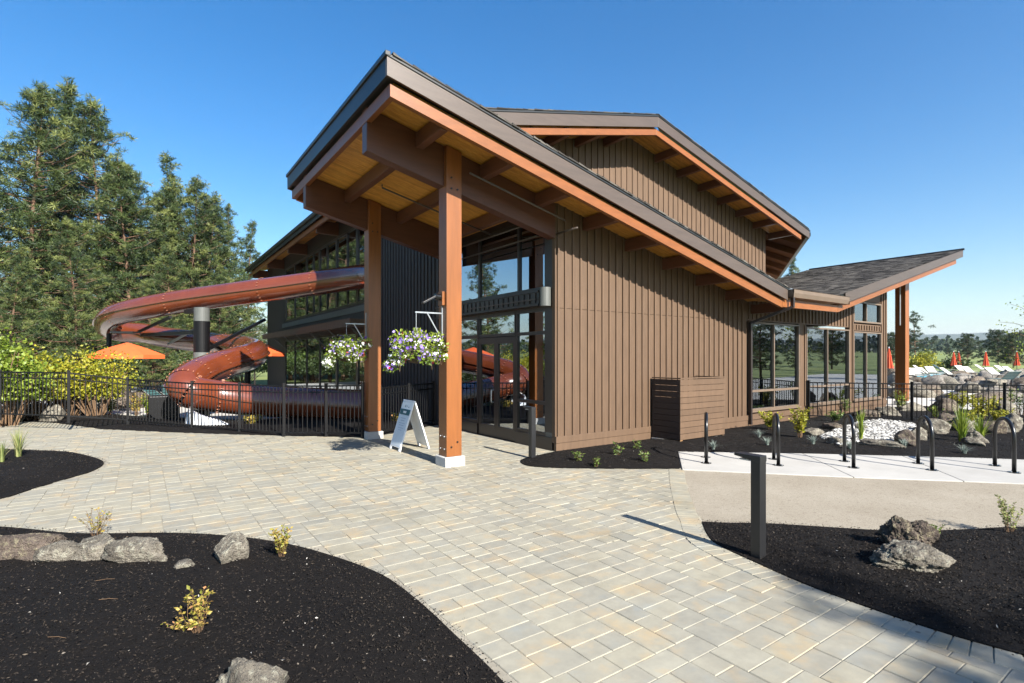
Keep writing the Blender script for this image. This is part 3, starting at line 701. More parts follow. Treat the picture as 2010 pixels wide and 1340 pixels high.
# --- the low middle and the wing roof B
rb = put('roof', MB().py([(9.9, zb(9.9)+.05), (20.88, zb(20.88)+.05), (20.88, zb(20.88)+.235), (9.9, zb(9.9)+.235)], -1.04, 5.0), 'trimmetal', B)
put('rake_fascia', MB().py([(10.28, zb(10.28)-.06), (20.92, zb(20.92)-.06), (20.92, zb(20.92)+.215), (10.28, zb(10.28)+.25)], -1.09, -1.045), 'fascia', rb, bev=.004)
put('drip_edge', MB().box(20.87, -1.13, zb(20.92)+.215, 20.97, 5.05, zb(20.92)+.29), 'trimmetal', rb)
put('high_fascia', MB().box(20.89, -1.04, zb(20.92)-.06, 20.925, 5.0, zb(20.92)+.21), 'fascia', rb)
shingles('shingles', (9.8, -1.10, zb(9.8)+.245), (0, 1, 0), (1, 0, .239), 20, 73, .31, .155, rb, .008)
put('barge_board', MB().py([(10.0, 3.25), (20.41, zb(20.41)-.26), (20.41, zb(20.41)-.10), (10.0, 3.455)], -1.0, -.91), 'cedar', rb, bev=.004)
put('barge_board', MB().py([(6.87, 3.235), (9.99, 3.25), (9.99, 3.455), (6.87, 3.445)], -1.0, -.91), 'cedar', rb, bev=.004)
o = put('soffit_planks', planks(-.90, -.01, 10.0, 20.3, zb), 'soffit', rb); o['kind'] = 'stuff'
o = put('soffit_planks', planks(0.14, 4.9, 16.3, 20.3, zb), 'soffit', rb); o['kind'] = 'stuff'
o = put('soffit_planks', planks(-.90, -.01, 6.9, 9.99, lambda x: 3.50), 'soffit', rb); o['kind'] = 'stuff'
for xx in (11.2, 12.5, 13.8, 15.1, 16.4, 17.6, 19.2): put('purlin', MB().box(xx-.07, -.905, zb(xx)-.26, xx+.07, -.03 if xx < 16.3 else 4.9, zb(xx-.07)-.004), 'purlin', rb)
put('valley_roof', MB().prism([(7.0, -1.05, 3.60), (10.4, -1.05, 3.66), (10.4, 5.0, 3.80), (7.0, 4.2, 3.72)], (0, 0, .06)), 'shingle', rb)
put('gutter', MB().px([(-1.045, 3.47), (-1.16, 3.49), (-1.20, 3.60), (-1.20, 3.69), (-1.215, 3.70), (-1.185, 3.705), (-1.185, 3.61), (-1.15, 3.51), (-1.045, 3.50)], 7.06, 10.30).box(7.06, -1.20, 3.48, 7.075, -1.045, 3.70).box(10.285, -1.20, 3.48, 10.30, -1.045, 3.70), 'tanframe', rb)
put('gutter_flashing', MB().box(7.0, -1.044, 3.70, 10.36, -.9, 3.74), 'galv', rb)
put('downspout', MB().bar((7.15, -1.12, 3.49), (7.15, -1.12, 3.22), .09, .07).bar((7.15, -1.12, 3.24), (6.93, -.075, 2.86), .085, .07).bar((6.93, -.075, 2.88), (6.93, -.075, .05), .085, .07), 'bronze', rb, bev=.006)
# tall post carrying the wing roof
p = put('post', MB().py([(18.04, .17), (18.42, .17), (18.42, zb(18.42)-.02), (18.04, zb(18.04)-.02)], -.03, .33), 'cedar_post', B, bev=.008)
put('plinth', MB().box(18.0, -.075, -.06, 18.46, .375, .168), 'plinth', p, bev=.012)
put('beam', MB().py([(16.3, zb(16.3)-.45), (20.35, zb(20.35)-.45), (20.35, zb(20.35)-.01), (16.3, zb(16.3)-.01)], .05, .25), 'glulam', B)
put('conduit', MB().tube([(18.02, .15, 4.9), (18.02, .15, 3.2)], .025, 8), 'galv', p)

# --- gabled hall C
rc = put('roof', MB().py([(-1.08, zg(-1.08)+.05), (GP, 9.45), (GP, 9.68), (-1.08, zg(-1.08)+.28)], 3.07, 30.5), 'trimmetal', B)
ZR = lambda x: 9.40-.236*(x-GP)
P0, P1 = Vector((GP, 3.07, 9.45)), Vector((16.66, 3.07, ZR(16.66)+.05)); E_ = Vector((.836, .548, 0))
m = MB(); m.prism([P0, P1, P1+E_*15.5, P0+E_*15.5], (0, 0, .22)); put('roof_slope', m, 'trimmetal', rc)
put('rake_fascia', MB().py([(-1.13, zg(-1.13)-.03), (GP, 9.37), (16.70, ZR(16.70)-.03), (16.70, ZR(16.70)+.275), (GP, 9.70), (-1.13, zg(-1.13)+.30)][:2] + [(GP, 9.70), (-1.13, zg(-1.13)+.30)], 3.02, 3.065), 'fascia', rc, bev=.004)
put('rake_fascia', MB().py([(GP+.002, 9.37), (16.70, ZR(16.70)-.03), (16.70, ZR(16.70)+.28), (GP+.002, 9.70)], 3.02, 3.065), 'fascia', rc, bev=.004)
put('rake_flashing', MB().py([(-1.14, zg(-1.14)+.304), (GP, 9.704), (GP, 9.76), (-1.14, zg(-1.14)+.36)], 3.0, 3.3).py([(GP+.001, 9.704), (16.74, ZR(16.74)+.284), (16.74, ZR(16.74)+.33), (GP+.001, 9.76)], 3.0, 3.3), 'trimmetal', rc)
m = MB()
for x0, x1 in ((-1.1, GP), (GP, 16.6)):
    x = x0
    while x < x1-.1:
        l = rng.uniform(.14, .34); m.cur = rng.uniform(.1, .9)
        zt = (lambda q: zg(q)+.362) if x0 < 0 else (lambda q: ZR(q)+.34)
        m.py([(x, zt(x)), (min(x+l, x1), zt(min(x+l, x1))), (min(x+l, x1), zt(min(x+l, x1))+.02), (x, zt(x)+.025+rng.uniform(0, .012))], 2.99-rng.uniform(0, .02), 3.3); x += l
o = put('shingle_ends', m, 'shingle', rc); o['kind'] = 'stuff'
put('barge_board', MB().py([(-1.0, zg(-1.0)-.26), (GP, 9.14), (GP, 9.33), (-1.0, zg(-1.0)-.07)], 3.10, 3.19), 'cedar', rc, bev=.004)
put('barge_board', MB().py([(GP+.001, 9.14), (16.15, ZR(16.15)-.26), (16.15, ZR(16.15)-.07), (GP+.001, 9.33)], 3.10, 3.19), 'cedar', rc, bev=.004)
put('eave_board', MB().box(-1.0, 3.191, zg(-1.0)-.26, -.92, 30.4, zg(-1.0)-.07), 'cedar', rc)
put('eave_fascia', MB().box(-1.13, 3.066, zg(-1.13)-.03, -1.085, 30.5, zg(-1.13)+.22), 'trimmetal', rc)
put('gutter', MB().box(-1.24, 3.0, zg(-1.13)+.12, -1.135, 30.6, zg(-1.13)+.27), 'trimmetal', rc, bev=.02)
pe = Vector((16.70, 3.02, ZR(16.7)))
put('gutter', MB().bar(pe+Vector((.06, .05, .17)), pe+E_*15.5+Vector((.06, .05, .17)), .12, .16), 'trimmetal', rc)
put('eave_fascia', MB().bar(pe+Vector((-.02, .08, .14)), pe+E_*15.5+Vector((-.02, .08, .14)), .04, .14), 'trimmetal', rc)
o = put('soffit_planks', planks(3.20, 4.19, -.9, GP-.001, zg), 'soffit', rc); o['kind'] = 'stuff'
o = put('soffit_planks', planks(3.20, 4.19, GP, 16.1, ZR), 'soffit', rc); o['kind'] = 'stuff'
S_ = Vector((1, 0, -.236)); PS = P1+Vector((0, .06, -.045)); m = MB(); m.prism([PS-S_*3.6+E_*2.0, PS-S_*.05, PS-S_*.05+E_*15, PS-S_*3.6+E_*15], (0, 0, .02)); put('soffit', m, 'soffit_shaded', rc)
o = put('soffit_planks', planks(4.2, 30.2, -.91, 0.02, zg, w=.14), 'soffit', rc); o['kind'] = 'stuff'
xx = GP-1.25*5
while xx < 16.0:
    if abs(xx-GP) > .3:
        zf = zg if xx < GP else ZR
        put('purlin', MB().box(xx-.07, 3.19, zf(xx)-.275, xx+.07, 4.195, max(zf(xx-.07), zf(xx+.07))-.03), 'purlin', rc)
    xx += 1.25
for k in range(5):
    a = Vector((15.2, 4.25, 7.68))+E_*(1.0+k*2.4)
    put('purlin', MB().bar(a, a+Vector((.548, -.836, -.43))*1.62, .14, .26), 'soffit_shaded', rc)
wl = put('wall', MB().py([(0.013, 3.0), (15.3, 3.0), (15.3, ZR(15.3)+.01), (GP, 9.41), (0.013, zg(0)+.01)], 4.2, 4.35), 'siding', B)
battens(wl, [(x_, max(3.2, zc(x_)+.1), zg(x_) if x_ < GP else ZR(x_)) for x_ in [0.1+0.272*i for i in range(56)]], pos=4.2)
wl = put('wall', MB().prism([Vector((15.29, 4.21, 3.0)), Vector((15.29, 4.21, 3.0))+E_*14, Vector((15.0, 4.40, 3.0))+E_*14, Vector((15.0, 4.40, 3.0))], (0, 0, ZR(15.3)-2.7)), 'siding', B)

# ------------------------------------------------------------------ entrance side of the building (x = 0)
def glazed(name, ys, z0, z1, fr, th=.09, mids=(), x=0.05, gl='glass', mat='bronze', wide=()):
    """a bank of glazing in the plane x = const; ys: centres of its uprights"""
    f = MB()
    for y in ys:
        wv = fr*(2.2 if y in wide else 1); f.box(x-th/2, y-wv/2, z0, x+th/2, y+wv/2, z1)
    for z in (z0+fr/2, z1-fr/2) + tuple(mids): f.box(x-th/2+.004, ys[0], z-fr/2, x+th/2-.004, ys[-1], z+fr/2)
    o = put(name, f, mat, B); zz = [z0] + list(mids) + [z1]
    for a, b in zip(ys[:-1], ys[1:]):
        for c, d in zip(zz[:-1], zz[1:]): put('pane', MB().box(x-.006, a, c+.01, x+.006, b, d-.01), gl, o)
    return o
put('corner_post', MB().box(0.0, .10, -.05, .12, .30, zc(0)+.03), 'bronze', B)
glazed('side_light', [.34, 1.40], .26, 2.95, .07, mids=(.95, 2.43))
glazed('side_light', [3.06, 4.20, 5.05], .26, 2.95, .08, mids=(2.43,))
glazed('transom_window', [1.44, 3.02], 2.40, 2.95, .07)
glazed('upper_window', [.34, 1.32, 3.0, 4.2, 5.05], 3.32, 4.90, .075)
put('curb', MB().box(-.02, .10, -.05, .12, 1.40, .26), 'bronze', B); put('curb', MB().box(-.02, 3.06, -.05, .12, 5.1, .26), 'bronze', B)
put('lintel', MB().box(.0, .30, 2.95, .12, 5.1, 3.32).box(.0, .30, 4.90, .12, 5.1, zc(0)+.03), 'bronze', B)
for y0, y1, hy in ((1.445, 2.228, 2.13), (2.234, 3.015, 2.33)):
    d = MB().box(.01, y0, .012, .07, y1, .28).box(.01, y0, 2.235, .07, y1, 2.385).box(.011, y0, .28, .07, y0+.09, 2.235).box(.011, y1-.09, .28, .07, y1, 2.235)
    d = put('door', d, 'bronze', B); put('pane', MB().box(.036, y0+.08, .27, .046, y1-.08, 2.24), 'glass', d)
    put('push_bar', MB().box(.071, y0+.06, .98, .12, y1-.06, 1.06), 'bronze', d)
    if y0 > 2: put('handle', MB().tube([(.01, hy, .84), (-.055, hy, .84), (-.06, hy, .87), (-.06, hy, 1.10), (-.055, hy, 1.13), (.01, hy, 1.13)], .014, 8), 'galv', d, smooth=True)
# slotted housing above the doors with its rounded end cap
hz = put('door_canopy', MB().box(-.20, .34, 2.98, -.004, 5.0, 3.02).box(-.20, .34, 3.26, -.004, 5.0, 3.30).box(-.17, .345, 3.02, -.005, 4.99, 3.26), 'bronze', B)
for i in range(22): put('louvre', MB().box(-.192, .45+i*.2, 3.04, -.171, .56+i*.2, 3.24), 'fascia' if False else 'bronze', hz)
put('rail', MB().box(-.215, .40, 3.10, -.201, 3.2, 3.13), 'conduit', hz)
put('end_cap', MB().px([(.10, 0), (.34, 0), (.34, .36), (.10, .36)], -.001, 0).tube([(-.12, .20, 2.96), (-.12, .20, 3.34)], .115, 20), 'greysteel', hz, smooth=False)
# siding in its painted shade tone beside the entrance and the long glazed side of the hall
wl = put('wall', MB().box(0.0, 5.1, -.05, .12, 9.62, zg(0)+.02), 'siding_shaded', B)
battens(wl, [(5.16+i*.235, .1, zg(0)) for i in range(19)], axis='y', pos=0.0, mat='siding_shaded', t=.03, w=.05)
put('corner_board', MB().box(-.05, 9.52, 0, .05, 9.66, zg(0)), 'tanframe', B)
wl = put('wall', MB().box(.0, 24.6, -.05, .12, 29.8, zg(0)+.02), 'siding_shaded', B)
put('wall', MB().box(.0, 9.66, 2.95, .12, 24.6, 3.97), 'siding_shaded', B)
put('wall', MB().box(.0, 9.66, 7.08, .12, 24.6, zg(0)+.02), 'siding_shaded', B)
put('wall', MB().box(0.13, 29.7, -.05, 15, 29.8, 8.0), 'siding_shaded', B)
put('apron', MB().box(-.035, 9.68, 3.66, -.001, 25.2, 3.90), 'greysteel', B)
glazed('upper_window', [9.76, 10.9, 12.1, 13.3, 14.75, 16.15, 17.4, 18.5, 19.8, 22.3, 24.55], 3.98, 7.08, .10, mids=(5.35,), wide=(12.1, 14.75, 17.4, 19.8, 24.55))
glazed('ground_window', [9.76, 12.1, 14.75, 17.4, 19.8, 22.3, 24.55], .10, 2.94, .10, wide=(12.1, 14.75))
aw = put('awning', MB().box(-.95, 10.0, 3.12, -.005, 26.0, 3.17).box(-.97, 9.98, 3.00, -.90, 26.0, 3.28).box(-.89, 9.98, 3.0, -.01, 10.05, 3.27), 'siding', B)
for y in (10.6, 13.3, 16.1, 18.8, 21.4, 24.0): put('strut', MB().tube([(-.85, y, 3.11), (-.02, y, 2.35)], .025, 8), 'greysteel', aw)
for y in (9.4, 14.45, 19.6, 24.8, 29.6):
    put('purlin', MB().px([(y-.09, zg(-.5)-.55), (y+.09, zg(-.5)-.55), (y+.09, zg(-.5)-.02), (y-.09, zg(-.5)-.02)], -.91, -.005), 'purlin', rc)
# things seen through the wing windows
def inside_things():
    t = thing('timber_column', (12.6, 6.5, 0), 'tan timber column with cross beam seen through the middle window', 'column')
    put('shaft', MB().box(12.45, 6.35, .02, 12.75, 6.65, 4.1), 'interior_wood', t); put('cross_beam', MB().box(8.0, 6.4, 3.0, 12.44, 6.6, 3.35), 'interior_wood', t)
    for i, (x, y, z) in enumerate(((11.9, 3.2, 2.2), (10.6, 4.4, 2.35))):
        t = thing('pendant_lamp', (x, y, z), ('orange pendant lamp hanging nearer the middle window', 'orange pendant lamp hanging deeper inside the room')[i], 'lamp', 'pendant lamps inside the wing')
        put('lamp_shade', MB().lathe([(.03, .22), (.10, .18), (.13, 0), (.11, -.14), (.0, -.16)], 16, (x, y, z)), 'lamp', t, smooth=True)
        put('cord', MB().tube([(x, y, z+.2), (x, y, 3.5)], .008, 6), 'bronze', t)
    t = thing('towel_bin', (12.6, 2.2, .02), 'light blue towel bin behind the middle window', 'bin')
    put('body', MB().lathe([(0, .02), (.30, .02), (.34, .95), (.30, .97), (.28, .9), (0, .88)], 24, (12.6, 2.2, 0)), 'lightblue', t, smooth=False)
    put('rim', MB().tube([(12.6+.34*math.cos(a), 2.2+.34*math.sin(a), .96) for a in [k*math.pi/12 for k in range(24)]], .025, 6, closed=True), 'white', t, smooth=True)
    put('towel', MB().box(12.42, 2.0, .93, 12.80, 2.35, 1.12), 'white', t, bev=.05)
    for i, (x, y, lb) in enumerate(((8.5, 1.3, 'white slatted chair inside the left wing window'), (9.3, 1.0, 'second white slatted chair inside the left wing window, nearer its right edge'), (14.4, 1.1, 'white slatted chair inside the right wing window'))):
        t = thing('slatted_chair', (x, y, .02), lb, 'chair', 'white chairs inside the wing windows')
        put('seat', MB().box(x-.23, y-.23, .44, x+.23, y+.23, .47), 'white', t)
        for dx in (-.2, .2):
            for dy in (-.2, .2): put('leg', MB().box(x+dx-.018, y+dy-.018, .02, x+dx+.018, y+dy+.018, .44 if dy < 0 else .92), 'white', t)
        for k in range(5): put('back_slat', MB().box(x-.17+k*.085-.02, y+.19, .50, x-.17+k*.085+.02, y+.21, .90), 'white', t)
        put('top_rail', MB().box(x-.22, y+.185, .901, x+.22, y+.215, .96), 'white', t)
    t = thing('service_counter', (11.0, 7.5, 0), 'long dark counter with pale front inside the wing', 'counter')
    put('body', MB().box(7.2, 7.6, .02, 12.2, 8.2, 1.0), 'concrete', t); put('top', MB().box(7.1, 7.5, 1.005, 12.3, 8.25, 1.05), 'interior_wood', t)
inside_things()

# ------------------------------------------------------------------ red tube slide
def slide():
    D2 = 0.475
    pts = [at(*p) for p in [(742, 541, 19.3), (714, 543, 20.0), (660, 550, 20.8), (574, 562, 21.2), (460, 577, 21.5), (359, 591, 22.0), (290, 603, 22.3), (240, 614, 22.8), (214, 626, 23.5), (212, 641, 24.6), (240, 651, 25.3), (284, 654, 25.2), (326, 662, 24.6), (418, 673, 23.4), (470, 680, 22.0), (500, 690, 20.4), (488, 700, 18.9), (446, 713, 17.5), (405, 727, 16.4), (376, 742, 15.6), (364, 757, 15.2), (380, 770, 15.2), (432, 778, 15.7), (520, 787, 16.1), (620, 791, 16.3), (722, 796, 16.3)]]
    root = thing('tube_slide', (pts[18].x, pts[18].y, 0), 'long glossy red brown tube water slide winding out of the building', 'water slide')
    path = smooth_line(pts, 8); n = len(path)
    cuts = [0, 20, 28, 42, 58, 72, 92, 108, 122, 132, 140, 150, 158, 166, 176, 188, n-1]
    for a, b in zip(cuts[:-1], cuts[1:]):
        put('tube_section', MB().tube(path[a:b+1], D2, 28, cap=False), 'slide', root, smooth=True)
        # the lapped seam where the upper and lower shells meet, one each side
        for sgn in (-1, 1):
            m = MB(); q = []
            for i in range(a, b+1):
                t = (path[min(i+1, n-1)]-path[max(i-1, 0)]).normalized(); s_ = t.cross(Vector((0, 0, 1))).normalized()*sgn
                q.append((path[i]+s_*(D2-.005), s_))
            V = []; fs = []
            for p, s_ in q: V += [p+Vector((0, 0, .022))-s_*.01, p+s_*.055+Vector((0, 0, .022)), p+s_*.055-Vector((0, 0, .022)), p-Vector((0, 0, .022))-s_*.01]
            for i in range(len(q)-1):
                for k in range(4): fs.append((i*4+k, i*4+(k+1) % 4, (i+1)*4+(k+1) % 4, (i+1)*4+k))
            m.add(V, fs); put('seam', m, 'slide', root)
    for c in cuts[1:-1]:
        p = path[c]; t = (path[c+1]-path[c-1]).normalized(); u = t.cross(Vector((0, 0, 1))).normalized(); v = u.cross(t)
        fl = put('flange', MB().tube([p-t*.022, p-t*.022, p+t*.022, p+t*.022], [D2-.01, D2+.05, D2+.05, D2-.01], 32, cap=False), 'slideflange', root, smooth=False)
        m = MB()
        for k in range(24):
            a = k*math.pi/12; w_ = u*math.cos(a)+v*math.sin(a); q = p+w_*(D2+.03)
            m.bar(q-t*.034, q+t*.034, .016, .016, up=w_)
        o = put('bolt_ring', m, 'slideflange', fl); o['kind'] = 'stuff'
    # column and struts
    cb = at(396, 690, 19.6); x, y = cb.x, cb.y
    col_ = put('support_column', MB().tube([(x, y, -.05), (x, y, 3.75)], .26, 28), 'greysteel', root, smooth=False)
    put('collar', MB().tube([(x, y, 1.75), (x, y, 2.1)], .275, 28), 'greysteel', col_); put('dark_sleeve', MB().tube([(x, y, 2.101), (x, y, 3.25)], .268, 28), 'fencesteel', col_)
    put('saddle_arm', MB().bar((x, y, 3.7), at(365, 612, 21.6), .14, .16), 'fencesteel', root)
    put('saddle_arm', MB().bar((x, y, 2.85), at(278, 657, 24.2), .12, .14), 'fencesteel', root)
    put('saddle_arm', MB().bar(at(272, 651, 24.0), at(335, 622, 21.6), .09, .10), 'fencesteel', root)
    put('saddle_arm', MB().bar((x, y, 2.1), at(520, 627, 22.5), .10, .11), 'fencesteel', root)
    put('saddle_arm', MB().bar((x, y, 2.6), at(440, 690, 21.0), .10, .11), 'fencesteel', root)
    put('saddle_arm', MB().bar((x, y, 3.1), at(330, 675, 24.0), .07, .08), 'greysteel', root)
    for px_, py_, d in ((214, 655, 24.2), (486, 712, 18.9), (395, 800, 15.5), (560, 815, 16.2)):
        q = at(px_, py_, d); put('leg', MB().tube([(q.x, q.y, -.05), (q.x, q.y, max(q.z, .12)-.0)], .10, 12), 'fencesteel', root)
    q = at(224, 652, 23.4); put('tray', MB().bar(q, q+RT*1.0, .5, .06), 'greysteel', root)
slide()
# white curved wall of the run-out basin
def basin():
    q = at(388, 702, 15.6); q.z = 0
    t = thing('splash_basin', q, 'white curved basin wall under the lowest bend of the slide', 'basin')
    V = []; fs = []; n = 15; c = q+RT*.9
    for k in range(n):
        a = R(150)+R(150)*k/(n-1); d = RT*math.cos(a)+FW*math.sin(a); h = .62*(1-k/(n-1))**.7+.05
        for o_, z_ in ((1.12, -.05), (1.0, h), (.92, h), (.90, -.05)): p = c+d*o_; V.append((p.x, p.y, z_))
    for k in range(n-1):
        for j in range(3): fs.append((k*4+j, (k+1)*4+j, (k+1)*4+j+1, k*4+j+1))
    m = MB(); m.add(V, fs); put('rim', m, 'white', t)
    e = at(322, 702, 16.2); put('pump_box', MB().box(e.x-.4, e.y-.3, -.05, e.x+.4, e.y+.3, .75), 'fencesteel', t, bev=.03)
basin()

# ------------------------------------------------------------------ fences
def fence(label, spots, h, spacing=.115, gap_low=.10, group='black steel picket fences', pk=.018):
    root = thing('picket_fence', spots[0], label, 'fence', group)
    for i, p in enumerate(spots):
        p = Vector(p); ps = put('post', MB().box(p.x-.032, p.y-.032, p.z-.08, p.x+.032, p.y+.032, p.z+h+.03), 'fencesteel', root)
        put('cap', MB().box(p.x-.038, p.y-.038, p.z+h+.031, p.x+.038, p.y+.038, p.z+h+.05), 'fencesteel', ps)
    npk = 0
    for a, b in zip(spots[:-1], spots[1:]):
        a, b = Vector(a), Vector(b)
        for z in (gap_low, h-.02): put('rail', MB().bar(a+Vector((0, 0, z)), b+Vector((0, 0, z)), .035, .035), 'fencesteel', root)
        if pk > .017: put('rail', MB().bar(a+Vector((0, 0, h-.17)), b+Vector((0, 0, h-.17)), .028, .028), 'fencesteel', root)
        k = max(2, round((b-a).length/spacing))
        for j in range(1, k):
            p = a.lerp(b, j/k); put('picket', MB().box(p.x-pk/2, p.y-pk/2, p.z+gap_low, p.x+pk/2, p.y+pk/2, p.z+h-.02), 'fencesteel', root)
fl = [at(-120, 702+116, F*1.60/116)+Vector((0, 0, 0)), at(0, 819, F*1.60/117), at(135, 823.7, 13.8), at(250.8, 830.7, 14.7), at(376.7, 843.2, 13.98), at(470, 850, 13.4), at(557, 855, 12.9)]
fl[-1] = at(557, 857, 12.75); lp = Vector((-2.62, 3.95, .03))
fence('long black steel picket fence curving from the left edge to the far timber post', fl + [at(640, 857, 12.75), lp], 1.24)
fence('short run of black picket fence between the far post and the shaded siding', [Vector((-2.18, 4.0, .03)), Vector((-1.1, 4.75, .03)), Vector((-.06, 5.4, .03))], 1.16)
fr = [Vector((10.12, -.10, 0)), at(1790, 829, 15.6), at(1972, 835, 14.9), at(2110, 842, 14.2)]
for p in fr: p.z = 0.0
fence('black picket fence running right from the windows past the dry creek', fr, 1.15, spacing=.125)

# ------------------------------------------------------------------ street furniture
def bollard(loc, label, h=.97, w=.125, d=.11, rz=0, first=True):
    t = thing('path_light', loc, label, 'bollard light', 'cantilevered bollard lights', rz)
    put('post', MB().box(-w/2, -d/2, -.04, w/2, d/2, h), 'bollard', t, world=False, bev=.004)
    hd = put('head', MB().prism([(-w/2-.003, -d/2-.003, h-.055), (-w/2-.003, d/2+.17, h-.02), (-w/2-.003, d/2+.17, h+.004), (-w/2-.003, -d/2-.003, h+.004)], (w+.006, 0, 0)), 'bollard', t, world=False, bev=.003)
    put('lens', MB().box(-w/2+.02, d/2+.03, h-.058, w/2-.02, d/2+.13, h-.046), 'galv', hd, world=False)
    return t
bollard((-2.10, -5.51, .0), 'dark metal bollard light at the edge of the right mulch bed near the boulder', w=.105, d=.095)
bollard((-.86, -.33, .0), 'dark metal bollard light at the mulch tip in front of the glass doors', w=.10, d=.10)

def racks():
    h, r, half = .86, .03, .30
    arc = [(-half, 0, 0), (-half, 0, h-half)] + [(-half*math.cos(a), 0, h-half+half*math.sin(a)) for a in [k*math.pi/16 for k in range(1, 16)]] + [(half, 0, h-half), (half, 0, 0)]
    c0 = Vector((5.09, -5.73, 0)); st = Vector((-.862, .847, 0))
    names = ['black hoop bike rack at the right edge of the photo', 'black hoop bike rack second from the right edge, before the dry creek', 'black hoop bike rack in the middle of the row of five', 'black hoop bike rack seen edge on behind the right bollard', 'black hoop bike rack nearest the wooden slat enclosure']
    t = None
    for i in range(5):
        p = c0 + st*i; p.z = .012
        if t is None:
            t = thing('bike_rack', p, names[0], 'bike rack', 'hoop bike racks along the concrete strip', math.atan2(.58, .81))
            put('hoop', MB().tube(arc, r, 14), 'blacksteel', t, world=False, smooth=True)
            for s_ in (-half, half):
                f = put('foot_plate', MB().lathe([(0, 0), (.085, 0), (.085, .010), (.05, .013), (0, .014)], 20, (s_, 0, 0)), 'blacksteel', t, world=False)
                for k in range(3):
                    a = k*2.094; put('bolt', MB().lathe([(0, .03), (.012, .028), (.012, .008)], 8, (s_+.06*math.cos(a), .06*math.sin(a), 0)), 'galv', f, world=False)
            first = t
        else:
            t = copy_tree(first); t.location = p; t['label'] = names[i]; t['category'] = 'bike rack'
racks()

def bin_enclosure():
    x0, x1, y0, y1, h = 2.88, 4.53, -.845, -.06, 1.43
    t = thing('slatted_enclosure', (4.1, -.3, 0), 'brown horizontal slat screen box standing against the front wall', 'screen')
    for x, y in ((x0, y0), (x1-.06, y0), (x0, y1-.06), (x1-.06, y1-.06), ((x0+x1)/2, y0+.03)): put('post', MB().box(x, y+.021, -.02, x+.06, y+.081, h-.03), 'siding', t)
    for i in range(10):
        z = .075+i*.1345
        put('slat', MB().box(x0-.02, y0-.001, z, x1+.0, y0+.019, z+.126), 'siding', t, bev=.003)
        put('slat', MB().box(x0-.021, y0+.020, z, x0-.001, y1, z+.126), 'siding_shaded', t, bev=.003)  # left side slats: shade painted in by the darker siding colour
        put('slat', MB().box(x1+.001, y0+.020, z, x1+.021, y1, z+.126), 'siding', t, bev=.003)
    put('cap', MB().box(x0-.03, y0-.012, h-.002, x1+.03, y0+.06, h+.024).box(x0-.03, y0+.061, h-.002, x0+.05, y1, h+.022).box(x1-.05, y0+.061, h-.002, x1+.03, y1, h+.022), 'siding', t)
    put('foot', MB().box(x0+.0, y0+.02, -.03, x0+.09, y0+.11, .07), 'interior_wood', t)
    put('base_slab', MB().box(x0-.05, y0+.05, -.02, x1+.06, y1, .05), 'concrete', t)
    put('tank', MB().tube([(3.2, -.42, .26), (4.3, -.42, .26)], .2, 16), 'bollard', t)
bin_enclosure()

def a_sign():
    # folding board: front leaf faces the camera side
    a = gnd(793.5, 876.5); b = gnd(814.5, 884.0); c = gnd(865, 866); wid = Vector((b.x-a.x, b.y-a.y, 0)); W = wid.length; ux = wid.normalized()
    uy = Vector((-ux.y, ux.x, 0))
    t = thing('sandwich_board', (a+b)/2, 'white folding sandwich board with teal band behind the near timber post', 'sign', None, math.atan2(ux.y, ux.x))
    W = .56; H = 1.02; dep = .62; tilt = math.atan2(dep/2, .98)
    def leaf(sgn, name):
        def P(u, v, o): # u across, v up the leaf, o out of its face
            return Vector((u, 0, 0)) + Vector((0, sgn*(-dep/2+v*math.sin(tilt)), v*math.cos(tilt))) + Vector((0, -sgn*math.cos(tilt), math.sin(tilt)))*o
        def slab(u0, u1, v0, v1, o0, o1): return MB().prism([P(u0, v0, o0), P(u1, v0, o0), P(u1, v1, o0), P(u0, v1, o0)], P(0, 0, o1)-P(0, 0, o0))
        fr_ = slab(-W/2, W/2, .06, H, 0, .028)
        l = put(name, fr_, 'white', t, world=False, bev=.008)
        for s_ in (-1, 1): put('foot', slab(s_*W/2-.04-s_*.04, s_*W/2+.04-s_*.04, 0, .059, .001, .027), 'white', l, world=False)
        return l, slab
    l, slab = leaf(1, 'front_leaf')
    put('poster', slab(-W/2+.04, W/2-.04, .09, .80, .0285, .031), 'signblue', l, world=False)
    put('band', slab(-W/2+.035, W/2-.035, .74, .86, .0335, .036), 'teal', l, world=False)
    for k in range(4): put('letter', slab(-.075+k*.04, -.046+k*.04, .775, .822, .0365, .0375), 'white', l, world=False)
    for k, (u, v, ww, hh) in enumerate(((-.07, .90, .028, .05), (.01, .905, .02, .035), (.10, .90, .03, .02))): put('emblem', slab(u, u+ww, v, v+hh, .0285, .030), 'teal', l, world=False)
    for k, (v, ww) in enumerate(((.66, .26), (.61, .20), (.555, .30), (.51, .24), (.455, .28), (.41, .16))): put('text_line', slab(-ww/2, ww/2, v, v+.014, .0315, .0325), 'greytext', l, world=False)
    l2, slab2 = leaf(-1, 'rear_leaf')
    put('hinge', MB().tube([(-W/2, 0, .995), (W/2, 0, .995)], .022, 8), 'white', t, world=False)
    put('handle', slab2(-.06, .06, .93, .965, .0285, .031), 'greytext', l2, world=False)
a_sign()

def lantern():
    t = thing('wall_lantern', (-2.57, .05, 2.95), 'small black flood lamp on a wooden block on the near timber post', 'lamp')
    put('mount_block', MB().box(-2.60, -.03, 2.82, -2.552, .13, 3.06), 'cedar', t, bev=.004)
    put('body', MB().tube([(-2.60, .05, 2.96), (-2.70, .05, 2.97)], .06, 14), 'blacksteel', t)
    put('head', MB().bar((-2.70, .05, 2.97), (-2.94, .05, 2.84), .10, .035), 'bollard', t, bev=.006)
lantern()

